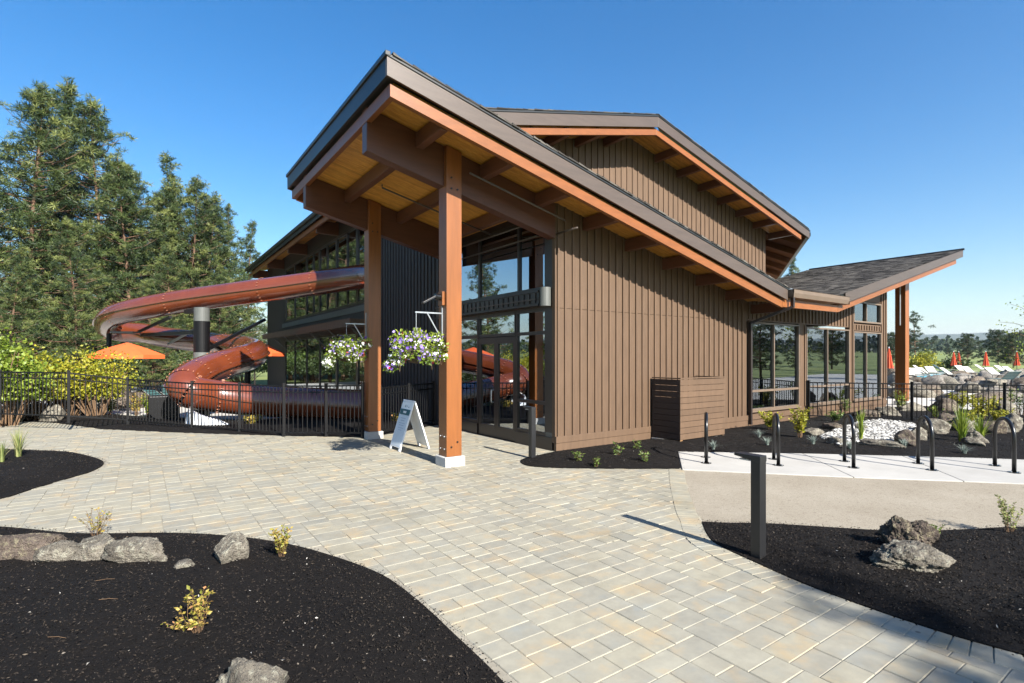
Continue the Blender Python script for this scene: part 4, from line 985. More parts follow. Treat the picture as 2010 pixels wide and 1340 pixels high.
# ------------------------------------------------------------------ plants
def basket(loc, post_x, y, label, n=420, shade=0):
    x0, z0 = loc[0], loc[2]
    t = thing('hanging_basket', (x0, y, z0), label, 'flower basket', 'hanging flower baskets on the timber posts')
    br = put('bracket', MB().box(post_x-.022, y-.012, z0+.12, post_x-.001, y+.012, z0+.93).bar((post_x-.02, y, z0+.66), (x0-.02, y, z0+.66), .024, .024).bar((post_x-.03, y, z0+.22), (post_x-.30, y, z0+.655), .018, .018), 'galv', t)
    ch = MB().tube([(x0, y, z0+.655), (x0, y, z0+.40)], .006, 6)
    for k in range(3):
        a = k*2.094+.4; ch.tube([(x0, y, z0+.42), (x0+.2*math.cos(a), y+.2*math.sin(a), z0+.03)], .004, 5)
    put('chain', ch, 'galv', t)
    put('bowl', MB().lathe([(0, -.22), (.12, -.20), (.20, -.10), (.235, .02), (.22, .03), (0, .02)], 20, (x0, y, z0)), 'basketliner', t, smooth=True)
    q_rng = random.Random(int(abs(y)*100)+3)
    lobes = [(Vector((rng.gauss(0, .17), rng.gauss(0, .17), rng.uniform(-.06, .20))), rng.uniform(.15, .23)) for _ in range(13)] + [(Vector((-.34, rng.uniform(-.1, .1), -.16)), .13), (Vector((-.42, rng.uniform(-.05, .1), -.27)), .10), (Vector((.33, -.05, -.1)), .12), (Vector((.02, -.34, -.14)), .12)]
    def cloud(k):
        li = nrg.integers(0, len(lobes), k); c = np.array([l[0] for l in lobes])[li]; r_ = np.array([l[1] for l in lobes])[li]; u = unit(nrg.normal(size=(k, 3)))
        return c+u*(r_*nrg.uniform(.75, 1.05, k))[:, None]*np.array([1, 1, .85]), u
    p, u = cloud(2300)
    me = leaves(p+np.array([x0, y, z0+.02]), u+nrg.normal(0, .6, u.shape), nrg.uniform(.035, .085, 2300), nrg.uniform(.02, .045, 2300), np.clip(.45+p[:, 2]*.9+nrg.normal(0, .2, 2300), 0, 1), .25, 'foliage')
    link('foliage', me, 'limeleaf', t)
    tr_ = MB()
    for i in range(9):
        a = rng.uniform(0, 6.28); e = Vector((x0+.3*math.cos(a), y+.3*math.sin(a), z0-.02)); tr_.tube([e, e+Vector((.1*math.cos(a), .1*math.sin(a), -.08)), e+Vector((.13*math.cos(a), .13*math.sin(a), rng.uniform(-.34, -.18)))], .004, 4, cap=False)
    put('trailing_stems', tr_, 'stem', t)['kind'] = 'stuff'
    # petunias: five rounded petals each, gathered on the outer lobes, violet ones mostly on top
    p, u = cloud(n); keep = (np.linalg.norm(p[:, :2], axis=1) > .22) | (p[:, 2] > .16) | (nrg.random(n) < .22); p, u = p[keep], u[keep]; k = len(p)
    V = []; fs = []; tint = []; vio = [l for l in range(len(lobes)) if q_rng.random() < .5]
    for i in range(k):
        c = p[i]+u[i]*.02+np.array([x0, y, z0+.02]); nn = Vector(u[i]+nrg.normal(0, .45, 3)).normalized(); a_ = nn.orthogonal().normalized(); b_ = nn.cross(a_); s_ = rng.uniform(.018, .040)
        near = min(range(len(lobes)), key=lambda q: (lobes[q][0]-Vector(p[i])).length)
        vi = near in vio or (p[i][2] > .2 and rng.random() < .55)
        tv = rng.uniform(.70, .95) if (vi and rng.random() < .8) else rng.uniform(0, .6); tv = .99 if rng.random() < .025 else tv
        b0 = len(V); V.append(Vector(c))
        for q in range(10):
            a = q*math.pi/5; rr = s_*(1 if q % 2 else .72); V.append(Vector(c)+(a_*math.cos(a)+b_*math.sin(a))*rr+nn*.012)
        for q in range(10): fs.append((b0, b0+1+q, b0+1+(q+1) % 10)); tint.append(tv)
    me = np_mesh('blossoms', V, fs, tint); link('blossoms', me, 'petal', t)
basket((-3.055, .05, 2.02), -2.55, .05, 'hanging basket of white and purple flowers on the near timber post', 560)
basket((-3.02, 3.89, 2.03), -2.55, 3.89, 'hanging basket of white and blue flowers on the far timber post', 520)

def clump(name, loc, label, cat, mat, h, r, nst, nlf, lsize, group=None, upright=.6, stemmat='stem', lw=.6, bare=.25):
    """small shrub: bent stems with leaves along them"""
    t = thing(name, loc, label, cat, group); x, y, z = loc
    sm = MB(); P = []; Dr = []
    for i in range(nst):
        a = rng.uniform(0, 6.28); rr = r*rng.uniform(.2, 1); hh = h*rng.uniform(.6, 1); lean = 1-upright
        e = Vector((x+math.cos(a)*rr, y+math.sin(a)*rr, z+hh)); b0 = Vector((x+math.cos(a)*r*.12, y+math.sin(a)*r*.12, z-.03))
        mid = b0.lerp(e, .5)+Vector((rng.gauss(0, .04*h), rng.gauss(0, .04*h), .06*h))-Vector((math.cos(a), math.sin(a), 0))*rr*.15
        pth = smooth_line([b0, mid, e], 4); sm.tube(pth, [max(.0015, .007*h*(1-k/len(pth))) for k in range(len(pth))], 4, cap=False)
        for k in range(max(1, nlf//nst)):
            s_ = rng.uniform(bare, 1)*(len(pth)-1); j = min(int(s_), len(pth)-2); P.append(pth[j].lerp(pth[j+1], s_-j)); aa = rng.uniform(0, 6.28)
            Dr.append((math.cos(aa)*.9, math.sin(aa)*.9, rng.uniform(-.2, .9)))
    put('stems', sm, stemmat, t)
    P = np.array(P); n = len(P)
    me = leaves(P, np.array(Dr), nrg.uniform(.6, 1.15, n)*lsize, nrg.uniform(.6, 1.1, n)*lsize*lw, np.clip(nrg.normal(.5, .22, n), 0, 1), .2, 'foliage')
    link('foliage', me, mat, t); return t
def tuft(name, loc, label, cat, mat, h, r, n, group=None, wid=.009):
    t = thing(name, loc, label, cat, group); V = []; fs = []; tint = []
    for i in range(n):
        a = rng.uniform(0, 6.28); rr = r*abs(rng.gauss(0, .5)); hh = h*rng.uniform(.5, 1.05); sw = Vector((-math.sin(a), math.cos(a), 0))*wid
        b0 = Vector(loc)+Vector((math.cos(a), math.sin(a), 0))*r*.15*rng.random(); prev = None; tv = rng.random()
        for k in range(5):
            u = k/4; p = b0+Vector((math.cos(a), math.sin(a), 0))*rr*u*u + Vector((0, 0, hh*(u-.18*u*u*rr/max(r, .01)))); wv = sw*(1-.85*u); q = (len(V), len(V)+1); V += [p-wv, p+wv]
            if prev: fs.append((prev[0], prev[1], q[1], q[0])); tint.append(tv)
            prev = q
    link('blades', np_mesh('blades', V, fs, tint), mat, t); return t
def on(px, py, zf=None):
    p = gnd(px, py); z = zf(p.x, p.y) if zf else 0; p = gnd(px, py, z); return Vector((p.x, p.y, (zf(p.x, p.y) if zf else z)))

# foreground bed on the left
for i, (px_, py_, an, lb) in enumerate(((207, 1145, .3, 'pale twig on the mulch below the lit rocks'), (213, 1183, .1, 'pale twig lying below the first twig on the mulch'), (112, 1252, -.1, 'pale twig low in the left part of the mulch bed'))):
    p = on(px_, py_, zLB)+Vector((0, 0, .012)); d = RT*math.cos(an)*.065+FW*math.sin(an)*.065
    o = put('twig', MB().tube([p-d, p+Vector((0, 0, .006))+d*.1, p+d], [.002, .0018, .0012], 5), 'stem'); tag(o, lb, 'twig', 'dry twigs on the mulch')
clump('young_shrub', on(190, 1054, zLB), 'thin pale shrub sprouting behind the left row of rocks', 'shrub', 'goldleaf', .30, .20, 22, 110, .035, upright=.8)
clump('young_shrub', on(553, 1097, zLB), 'yellow green shrub near the curved mulch edge right of the lone rock', 'shrub', 'goldleaf', .27, .15, 18, 230, .042)
clump('young_shrub', on(390, 1236, zLB), 'golden green sprig alone in the middle of the black mulch', 'shrub', 'goldleaf', .30, .12, 16, 200, .038, upright=.8)
clump('creeping_shrub', on(362, 1230, zLB), 'low creeping sprig beside the golden plant in the mulch', 'shrub', 'goldleaf', .07, .13, 12, 90, .028, upright=.3)
tuft('grass_tuft', on(36, 894, zLS), 'upright pale green grass tuft in the small bed at the left edge', 'grass plant', 'paleblade', .55, .30, 90)
tuft('grass_tuft', on(4, 905, zLS), 'grass tuft cut off by the left edge of the photo', 'grass plant', 'paleblade', .42, .22, 50)
# right bed and wall bed
clump('young_shrub', on(1982, 1046, zRB), 'upright pale green shrub at the right edge before the gravel', 'shrub', 'paleblade', .38, .17, 14, 330, .035, upright=.8)
clump('young_shrub', on(1838, 1052, zRB), 'small bright green plant tucked beside the right boulder', 'shrub', 'greenleaf', .13, .12, 12, 110, .035)
for i, (px_, py_, h_, l_) in enumerate(((1136, 904, .17, 'small green seedling nearest the wall corner in the wedge of mulch'), (1171, 914, .17, 'small green seedling at the front edge of the wedge of mulch'), (1215, 893, .24, 'tallest green seedling in the wedge of mulch by the wall'), (1250, 880, .17, 'small green seedling nearest the slat enclosure base'), (1268, 905, .20, 'small spiky green seedling beside the concrete corner'))):
    clump('seedling', on(px_, py_, zWB), l_, 'seedling', 'greenleaf', h_, h_*.65, 12, 60, .075, 'seedlings in the wedge of mulch', lw=.42, bare=.1)
ylw = 'yellow leaved shrubs by the windows and creek'
clump('yellow_shrub', on(1512, 842, zWB), 'bright yellow shrub under the left wing window', 'shrub', 'yellowleaf', .48, .34, 26, 620, .075, ylw)
clump('yellow_shrub', on(1570, 858, zWB), 'tall bright yellow shrub in front of the window corner', 'shrub', 'yellowleaf', .70, .30, 26, 620, .075, ylw)
clump('yellow_shrub', on(1885, 800, zWB), 'yellow shrub seen through the fence between the rocks', 'shrub', 'yellowleaf', .65, .5, 28, 560, .09, ylw)
clump('yellow_shrub', on(1925, 822, zWB), 'wide yellow shrub behind the fence near the right edge', 'shrub', 'yellowleaf', .75, .6, 34, 760, .09, ylw)
clump('yellow_shrub', on(1960, 838, zWB), 'yellow shrub low among the rocks by the last hoop rack', 'shrub', 'yellowleaf', .5, .32, 24, 460, .075, ylw)
clump('yellow_shrub', on(1905, 845, zWB), 'small yellow shrub rising behind the broad reeds', 'shrub', 'yellowleaf', .55, .28, 22, 420, .075, ylw)
clump('leafy_shrub', on(1640, 828, zWB), 'low green shrub by the creek in front of the fence', 'shrub', 'greenleaf', .30, .3, 20, 300, .07)
clump('leafy_shrub', on(1660, 812, zWB), 'green shrub under the middle wing window', 'shrub', 'greenleaf', .55, .25, 16, 260, .07)
clump('leafy_shrub', on(1712, 800, zWB), 'green shrub under the right wing window', 'shrub', 'greenleaf', .55, .25, 16, 260, .07)
clump('leafy_shrub', on(1768, 806, zWB), 'yellow green shrub at the foot of the wing post', 'shrub', 'limeleaf', .75, .25, 16, 300, .07)
clump('leafy_shrub', on(1836, 822, zWB), 'small lime shrub on the rocks behind the hoop racks', 'shrub', 'limeleaf', .40, .25, 14, 220, .06)
clump('leafy_shrub', on(2006, 812, zWB), 'green shrub behind the fence at the right edge', 'shrub', 'greenleaf', .9, .5, 24, 500, .08)
tuft('reed_tuft', on(1690, 866, zWB), 'tall narrow reed tuft beside the pale pebbles', 'grass plant', 'limeleaf', .80, .18, 70, wid=.012)
tuft('reed_tuft', on(1888, 866, zWB), 'broad reed tuft among the rocks right of the creek', 'grass plant', 'limeleaf', .85, .40, 120, wid=.012)
tuft('reed_tuft', on(1925, 860, zWB), 'loose reed tuft under the wide yellow shrub', 'grass plant', 'limeleaf', .6, .40, 90, wid=.012)
for i, (px_, py_, l_) in enumerate(((1400, 880, 'blue fescue tuft behind the first hoop rack'), (1490, 858, 'blue fescue tuft left of the tall yellow shrub'), (1506, 874, 'blue fescue tuft by the second hoop rack'), (1596, 872, 'blue fescue tuft in front of the creek stones'), (1668, 880, 'blue fescue tuft below the narrow reeds'), (1775, 878, 'large blue fescue tuft beside the round creek boulder'), (1893, 890, 'blue fescue tuft in front of the reeds by the slab edge'))):
    tuft('fescue_tuft', on(px_, py_, zWB), l_, 'grass plant', 'blueblade', .20, .20, 90, 'blue fescue tufts in the mulch', wid=.005)

# ------------------------------------------------------------------ rocks
def rock_mesh(seed, size, sub=4, cuts=9, rough=.10):
    bm = bmesh.new(); bmesh.ops.create_icosphere(bm, subdivisions=sub, radius=1)
    r_ = random.Random(seed); pl = []
    for k in range(cuts):
        n = Vector((r_.gauss(0, 1), r_.gauss(0, 1), r_.gauss(0, .8))).normalized(); pl.append((n, r_.uniform(.52, .86)))
    off = Vector((seed*3.1, seed*1.7, seed))
    for v in bm.verts:
        d = v.co.normalized(); q = 1.0
        for n, h in pl:
            c = d.dot(n)
            if c > .05: q = min(q, h/c)
        q *= 1 + rough*1.1*noise.noise(d*1.8+off) + rough*.75*noise.noise(d*5+off) + rough*.55*noise.noise(d*12+off) + rough*.38*noise.noise(d*27+off) + (rough*.25*noise.noise(d*60+off) if sub > 5 else 0)
        v.co = Vector((d.x*q*size[0], d.y*q*size[1], d.z*q*size[2]))
    me = bpy.data.meshes.new('rock'); bm.to_mesh(me); bm.free(); me.polygons.foreach_set('use_smooth', [True]*len(me.polygons)); return me
def rock(loc, size, label, seed, mat='rock', rz=0, sub=4, group=None, cuts=9, rough=.10, name='rock', tilt=(0, 0)):
    o = link(name, rock_mesh(seed, size, sub, cuts, rough), mat); o.location = loc; o.rotation_euler = (tilt[0], tilt[1], rz)
    return tag(o, label, 'rock', group)
def rk(px, py, up, size, *a, zf=None, **k):
    p = on(px, py, zf); p.z += up; return rock(p, size, *a, **k)
YAW = math.atan2(-.5747, .8184)
gl = 'rocks half buried in the left mulch bed'
rk(30, 1092, .04, (.44, .22, .17), 'dark shaded rock at the left edge of the row', 3, rz=YAW, zf=zLB, sub=6, group=gl, mat='darkrock')
rk(118, 1096, .03, (.20, .13, .12), 'small rounded rock left end of the lit row', 4, rz=YAW, zf=zLB, sub=6, group=gl, cuts=6)
rk(198, 1088, .05, (.25, .15, .15), 'upper rock in the middle of the lit row', 5, rz=YAW+.2, zf=zLB, sub=6, group=gl, cuts=7)
rk(275, 1098, .03, (.36, .15, .15), 'long low rock at the right of the lit row', 6, rz=YAW-.1, zf=zLB, sub=6, group=gl, cuts=7)
rk(362, 1110, .0, (.13, .08, .05), 'small flat stone trailing off the long rock', 7, rz=YAW-.5, zf=zLB, sub=4, group=gl)
rk(450, 1098, .05, (.16, .15, .20), 'lone pointed grey rock in the black mulch', 21, rz=.4, zf=zLB, sub=6, group=gl, cuts=12, rough=.06)
q = gnd(486, 1392); rock(Vector((q.x, q.y, .03)), (.27, .22, .26), 'pale rock cut off by the bottom of the photo', 11, sub=5, rz=YAW, cuts=10, group=gl)
gr = 'boulders in the right mulch bed'
rk(1768, 1072, .05, (.20, .20, .22), 'rugged upright boulder with a peak in the right bed', 12, zf=zRB, sub=6, group=gr, mat='darkrock', cuts=13, rough=.14, rz=.6)
rk(1806, 1108, .03, (.44, .25, .16), 'broad speckled boulder in front of the peaked one', 15, zf=zRB, sub=6, group=gr, mat='rock', rz=YAW+.2, cuts=9, rough=.12)
rk(1800, 1060, .03, (.26, .18, .17), 'brown boulder behind the broad speckled one', 14, zf=zRB, sub=6, group=gr, mat='darkrock', rz=.9, cuts=12, rough=.16)
gc = 'rocks lining the dry creek'
spec = [(1600, 852, .30, .2, .16, 'flat tan rock at the near left rim of the creek'), (1632, 840, .34, .24, .17, 'tan rock behind the flat rim rock'), (1640, 870, .28, .18, .12, 'low grey stone on the near rim of the creek'), (1728, 874, .46, .16, .10, 'long flat slab on the near rim of the pebbles'), (1780, 872, .30, .22, .24, 'round dark boulder at the creek mouth'), (1800, 862, .24, .2, .22, 'tan rock behind the round dark boulder'), (1835, 848, .34, .26, .26, 'large pitted boulder behind the fourth hoop rack'), (1862, 838, .36, .28, .32, 'largest brown boulder beyond the fourth hoop rack'), (1905, 872, .28, .16, .14, 'flat tan stone in front of the broad reeds'), (1890, 846, .3, .22, .28, 'brown rock left of the fence post behind the reeds'), (1945, 850, .36, .25, .3, 'dark rock under the last hoop rack arch'), (1985, 846, .34, .26, .36, 'tan rock at the right edge beside the last rack'), (1920, 866, .22, .2, .18, 'small grey rock between reeds and rack'), (1700, 820, .5, .3, .2, 'dark flat rock before the right wing window'), (1740, 814, .45, .3, .22, 'grey rock at the corner of the wing wall'), (1790, 806, .5, .35, .25, 'long dark rock behind the fence post'), (1850, 806, .42, .34, .36, 'tall pale rock behind the fence beside the yellow shrub'), (1965, 812, .55, .4, .35, 'brown rock behind the fence near the right edge'), (1690, 842, .3, .2, .12, 'small pale rock on the far rim of the pebbles')]
for i, (px_, py_, a, b, c, l) in enumerate(spec): rk(px_, py_, c*.25, (a, b, c), l, 30+i, zf=zWB, sub=4, group=gc, mat=('rock', 'darkrock', 'rock')[i % 3], rz=rng.uniform(0, 3), rough=.13)
def pebbles():
    out = [gnd(*p) for p in ((1608, 862), (1650, 845), (1690, 832), (1730, 828), (1790, 836), (1815, 850), (1800, 872), (1750, 876), (1700, 872), (1650, 880))]
    out += []
    pts = [(p.x, p.y) for p in out]; q = np.array(pts); lo, hi = q.min(0), q.max(0)
    sheet('creek_bed', out, .05, 'sandjoint')
    bm = bmesh.new(); bmesh.ops.create_icosphere(bm, subdivisions=1, radius=1); bv = np.array([v.co for v in bm.verts]); bf = np.array([[v.index for v in f.verts] for f in bm.faces]); bm.free()
    Vs, Fs, T = [], [], []; n = 0
    while n < 3800:
        x, y = rng.uniform(lo[0], hi[0]), rng.uniform(lo[1], hi[1])
        if not inside((x, y), pts): continue
        s_ = rng.uniform(.022, .055); a = rng.uniform(0, 6.28); m_ = np.array([[math.cos(a), -math.sin(a), 0], [math.sin(a), math.cos(a), 0], [0, 0, 1]])
        Vs.append((bv*np.array([s_*1.2, s_*.8, s_*.6]))@m_.T + np.array([x, y, .06+rng.uniform(0, .03)])); Fs.append(bf+n*len(bv)); T += [rng.random()]*len(bf); n += 1
    o = link('creek_pebbles', np_mesh('creek_pebbles', np.concatenate(Vs), np.concatenate(Fs), T, True), 'pebbles'); o['kind'] = 'stuff'
pebbles()

# ------------------------------------------------------------------ trees
def pine_meshes(seed, H, spread, base, nb, per, mat, tlen=.46, twid=.085, top_r=.25, round_=.75, needles=13, droop=.15, gap=.0, tufts=6, bough=.24):
    """trunk with limbs, and a crown of needle tufts; the crown breaks up into clumps around the limb ends"""
    r_ = random.Random(seed); g = np.random.default_rng(seed)
    tr = MB(); lean = (r_.gauss(0, .012), r_.gauss(0, .012))
    axis = [Vector((lean[0]*z*z/H*2+.12*math.sin(z*.35+seed), lean[1]*z*z/H*2+.1*math.cos(z*.3+seed*2), z)) for z in np.linspace(-.3, H, 14)]
    tr.tube(axis, [max(.03, H*.0125*(1-i/13.5)) for i in range(14)], 8)
    ax = lambda z: axis[min(13, max(0, int((z+.3)/(H+.3)*13)))]
    C_, T_, S_ = [], [], []
    for i in range(nb):
        u = (i+r_.random())/nb; z = base*H + (1-base)*H*u*.97
        prof = (1-u)**round_*(.55+.45*min(1, u*5+.35))+top_r*(1-u)*.3
        if r_.random() < gap: continue
        L = spread*prof*r_.uniform(.55, 1.18)+.25; a = i*2.399+r_.gauss(0, .5)
        d = Vector((math.cos(a), math.sin(a), 0)); up = r_.uniform(-.05, .28)+.55*u*u
        p0 = ax(z).copy(); p0.z = z; p1 = p0+d*L*.55+Vector((0, 0, L*.55*up-droop*L*.2)); p2 = p0+d*L+Vector((0, 0, L*up-droop*L*.25+.12*L))
        tr.tube([p0, p1, p2], [max(.014, .018*L), max(.010, .011*L), .008], 4, cap=False)
        k = max(1, int(per*(.35+L/spread)))
        for j in range(k):
            s_ = 1-(r_.random()**1.3)*.75; q = p0.lerp(p1, s_/.55) if s_ < .55 else p1.lerp(p2, (s_-.55)/.45)
            wv = L*.17*(.5+s_*.8); q = q+Vector((r_.gauss(0, wv), r_.gauss(0, wv), r_.gauss(0, wv*.35)+.08)); tv = r_.gauss(.45, .30)
            for jj in range(tufts):
                C_.append(q+Vector((r_.gauss(0, bough), r_.gauss(0, bough), r_.gauss(0, bough*.55)+.05))); T_.append(min(1, max(0, tv+r_.gauss(0, .07)))); S_.append(r_.uniform(.75, 1.25))
    for j in range(8): C_.append(Vector(axis[-1])+Vector((r_.gauss(0, .15), r_.gauss(0, .15), r_.uniform(-.8, .25)))); T_.append(.6); S_.append(.9)
    C_ = np.array(C_); n = len(C_); P = np.repeat(C_, needles, 0); D = g.normal(size=(n*needles, 3)); D[:, 2] = D[:, 2]*.8+.35
    D = unit(D); sz = np.repeat(np.array(S_), needles); L = tlen*sz*g.uniform(.7, 1.15, n*needles); W = twid*sz
    S = unit(np.cross(D, g.normal(size=D.shape)))*(W[:, None]*.5)
    a = P-S*.35; b = P+S*.35; c = P+D*(L*.62)[:, None]+S; d_ = P+D*L[:, None]-S*.2
    V = np.stack([a, b, c, d_], 1).reshape(-1, 3); i = np.arange(len(P))*4
    tint = np.clip(np.repeat(np.array(T_), needles)+g.normal(0, .10, len(P)), 0, 1)
    crown = np_mesh('crown', V, np.stack([i, i+1, i+2, i+3], 1), tint)
    return tr.mesh('trunk', True), crown
PINES = {}
def pine(kind, loc, height, label, group=None, rz=0, mat='pine'):
    tm, cm, H0 = PINES[kind]; s_ = height/H0
    t = thing('pine_tree', loc, label, 'tree', group, rz)
    a = link('trunk', tm, 'bark', t, world=False); b = link('crown', cm, mat, t, world=False)
    t.scale = (s_, s_, s_); return t
def mkpine(kind, seed, H, **k): PINES[kind] = (*pine_meshes(seed, H, **k), H)
mkpine('dense', 1, 22, spread=5.2, base=.07, nb=150, per=4.3, mat='pine', round_=.68, needles=16, tlen=.40, twid=.055)
mkpine('dense2', 2, 20, spread=4.6, base=.07, nb=135, per=4.1, mat='pine', round_=.85, needles=16, tlen=.38, twid=.055)
mkpine('slim', 3, 20, spread=3.3, base=.05, nb=120, per=3.2, mat='pine', round_=1.0, needles=16, tlen=.36, twid=.055, bough=.2)
mkpine('open', 4, 12, spread=3.0, base=.22, nb=46, per=3.2, mat='pinefar', round_=.55, needles=15, gap=.25, tlen=.36, twid=.06, bough=.2)
mkpine('broad', 5, 9, spread=3.6, base=.12, nb=60, per=3.0, mat='pinefar', round_=.42, needles=13, tlen=.42, twid=.09, bough=.22)
gp = 'tall pines beyond the pool fence on the left'
def P_(px, d, top, kind, label, rz):
    p = at(px, 702, d); p.z = -.1; h = 1.9+(702-top)/F*d; pine(kind, p, h, label, gp, rz)
P_(62, 37, 152, 'dense', 'tallest dense pine with rounded top at the far left', .3)
P_(128, 43, 142, 'dense2', 'tall pine with leaning tip just right of the tallest rounded one', 1.9)
P_(196, 41, 205, 'dense', 'full pine stepping down right of the two tallest', 3.4)
P_(-40, 33, 225, 'dense2', 'pine cut off by the left edge above the yellow shrubs', 2.2)
P_(252, 38, 315, 'dense2', 'mid height pine above the outer bend of the slide', 4.4)
P_(338, 47, 297, 'slim', 'slender pointed pine standing clear against the sky', .8)
P_(292, 45, 372, 'dense', 'bushy pine left of the slender pointed one', 5.5)
P_(405, 44, 372, 'dense2', 'pine between the slender pointed one and the hall roof', 1.1)
P_(452, 50, 402, 'slim', 'narrow pine close to the hall roof eave', 2.7)
P_(487, 54, 432, 'slim', 'lowest narrow pine touching the hall roof eave', 4.0)
P_(150, 30, 430, 'dense', 'short dark pine in front of the tall ones', 2.9)
P_(20, 27, 480, 'dense2', 'short pine low at the left edge', .1)
P_(330, 36, 480, 'dense', 'short pine behind the upper slide tube', 3.9)
P_(430, 40, 520, 'dense2', 'short pine behind the slide column', 5.1)
P_(90, 52, 330, 'slim', 'thin pine filling the gap behind the tall ones', 2.0)
P_(232, 55, 420, 'dense', 'pine deep in the gap behind the full one', 1.4)
P_(375, 60, 440, 'dense2', 'distant pine behind the slender one', .4)
P_(268, 40, 322, 'dense', 'pine filling the skyline right of the full stepping one', 2.5)
P_(312, 41, 352, 'dense2', 'bushy pine pressed against the slender pointed one', .2)
P_(372, 42, 348, 'dense', 'dense pine on the right flank of the slender pointed one', 4.7)
P_(432, 46, 388, 'dense2', 'ragged pine between the dense flank pine and the eave', 3.3)
P_(300, 30, 545, 'dense', 'low pine in the gap behind the upper slide tube', 1.7)
p = at(1561, 702, 62); p.z = 0; pine('slim', p, 1.9+(702-500)/F*62, 'small conifer tip rising behind the wing roof', None, 1.0)
# open country to the right
def Q_(px, d, top, kind, label, rz=0, grp='scattered trees in the meadow on the right'):
    p = at(px, 702, d); p.z = -.1+.0150*max(0, d-70); pine(kind, p, 1.9-p.z+(702-top)/F*d, label, grp, rz, 'pinefar')
Q_(1795, 70, 612, 'open', 'tall open crowned pine right behind the wing post', .5)
Q_(1752, 95, 655, 'broad', 'dark tree between the window wall and the wing post')
Q_(1899, 120, 657, 'broad', 'round dark pine in the middle of the meadow', 2.0)
Q_(1958, 95, 650, 'broad', 'wide dark pine right of the round meadow pine', 1.0)
Q_(1990, 80, 655, 'broad', 'dark pine at the right edge behind the sapling', 4.0)
Q_(1835, 230, 684, 'broad', 'small far tree at the left of the meadow', 3.0)
Q_(1860, 240, 682, 'broad', 'small far tree left of the round meadow pine', .6)
Q_(1925, 220, 680, 'broad', 'small far tree between the two dark meadow pines', 5.0)
# far belt of trees that reads as one mass along the foot of the hills
def belt():
    V, T = [], []; g = nrg
    n = 5200; az = g.uniform(R(-62), R(150), n); d = g.uniform(430, 1000, n); h = g.uniform(5, 13, n); base = -.09+.015*(d-70)
    C_ = np.stack([np.sin(az)*d, np.cos(az)*d, base], 1); k = 14
    P = np.repeat(C_, k, 0); hh = np.repeat(h, k); u = g.random(n*k)**.8
    off = g.normal(size=(n*k, 3))*np.stack([hh*.26*(1.1-u), hh*.26*(1.1-u), np.zeros(n*k)], 1); P = P+off; P[:, 2] += hh*u
    D = unit(g.normal(size=(n*k, 3))); S = unit(np.cross(D, g.normal(size=D.shape)))
    w_ = (hh*.16)[:, None]; V = np.stack([P-D*w_, P+S*w_, P+D*w_, P-S*w_], 1).reshape(-1, 3); i = np.arange(n*k)*4
    o = link('far_forest', np_mesh('far_forest', V, np.stack([i, i+1, i+2, i+3], 1), np.clip(g.normal(.4, .2, n*k), 0, 1)), 'pinefar'); o['kind'] = 'stuff'
belt()
# trees behind the camera whose top sprays shade the near paving and the left rocks, and show in the glass
pine('open', Vector((-2.3, -19.3, -.1)), 8.55, 'slim pine behind the photographer shading the lower right paving', None, .7)
pine('slim', Vector((-8.55, -13.6, -.1)), 8.3, 'pine behind the photographer shading the left rocks', None, 2.1)
pine('dense2', Vector((-16, 27.8, -.1)), 11.2, 'pine left of the pool mirrored in the glass above the doors', None, .9)
pine('slim', Vector((-19.8, 26.2, -.1)), 8.2, 'small pine left of the pool mirrored beside the door canopy end', None, 2.4)
for i, (x, y, h, k) in enumerate(((34, -30, 9, 'dense'), (46, -22, 11, 'dense2'), (52, -38, 12, 'dense'), (64, -27, 10, 'slim'), (72, -44, 13, 'dense2'), (80, -30, 12, 'dense'), (90, -50, 13, 'dense'), (27, -44, 12, 'dense2'))):
    pine(k, Vector((x, y, -.1)), h, 'pine beside the lawn mirrored in the wing windows', 'pines mirrored in the wing windows', i*1.3)

def broadleaf(loc, h, r, label, n=9000, mat='yellowleaf', lsize=.11, nst=26, name='leafy_bush', cat='bush', group=None, flat=.8):
    """large bush: stems, and leaves gathered in clumps through the crown"""
    t = thing(name, loc, label, cat, group); L0 = Vector(loc); sm = MB(); cl = []
    for i in range(nst):
        a = rng.uniform(0, 6.28); rr = r*math.sqrt(rng.random()); e = L0+Vector((math.cos(a)*rr, math.sin(a)*rr*flat, h*rng.uniform(.55, 1)*(1-.35*(rr/r)**2)))
        b0 = L0+Vector((math.cos(a)*rr*.2, math.sin(a)*rr*.2, -.05)); pth = smooth_line([b0, b0.lerp(e, .5)+Vector((rng.gauss(0, .1), rng.gauss(0, .1), .08*h)), e], 4)
        sm.tube(pth, [.022*(1-k/len(pth))+.004 for k in range(len(pth))], 5, cap=False)
        for k in range(6): cl.append((pth[rng.randrange(3, len(pth))]+Vector((rng.gauss(0, .13*r), rng.gauss(0, .13*r), rng.gauss(0, .10*h))), rng.gauss(.5, .2)))
    put('stems', sm, 'stem', t); c = np.array([q[0] for q in cl]); tv = np.array([q[1] for q in cl]); idx = nrg.integers(0, len(c), n)
    P = c[idx]+nrg.normal(0, 1, (n, 3))*np.array([.11*r, .11*r, .075*h]); lo_ = P[:, 2] < L0.z+.30*h; P[lo_, 2] = L0.z+h*nrg.uniform(.30, .75, lo_.sum()); D = nrg.normal(size=(n, 3)); D[:, 2] += .3
    link('foliage', leaves(P, D, nrg.uniform(.6, 1.2, n)*lsize, nrg.uniform(.5, .8, n)*lsize, np.clip(tv[idx]+nrg.normal(0, .12, n), 0, 1), .2, 'foliage'), mat, t); return t
gy = 'yellow green bushes behind the left fence'
def bl(px, d, top, r, label, **k):
    p = at(px, 702, d); p.z = 0; return broadleaf(p, 1.9+(702-top)/F*d, r, label, **k)
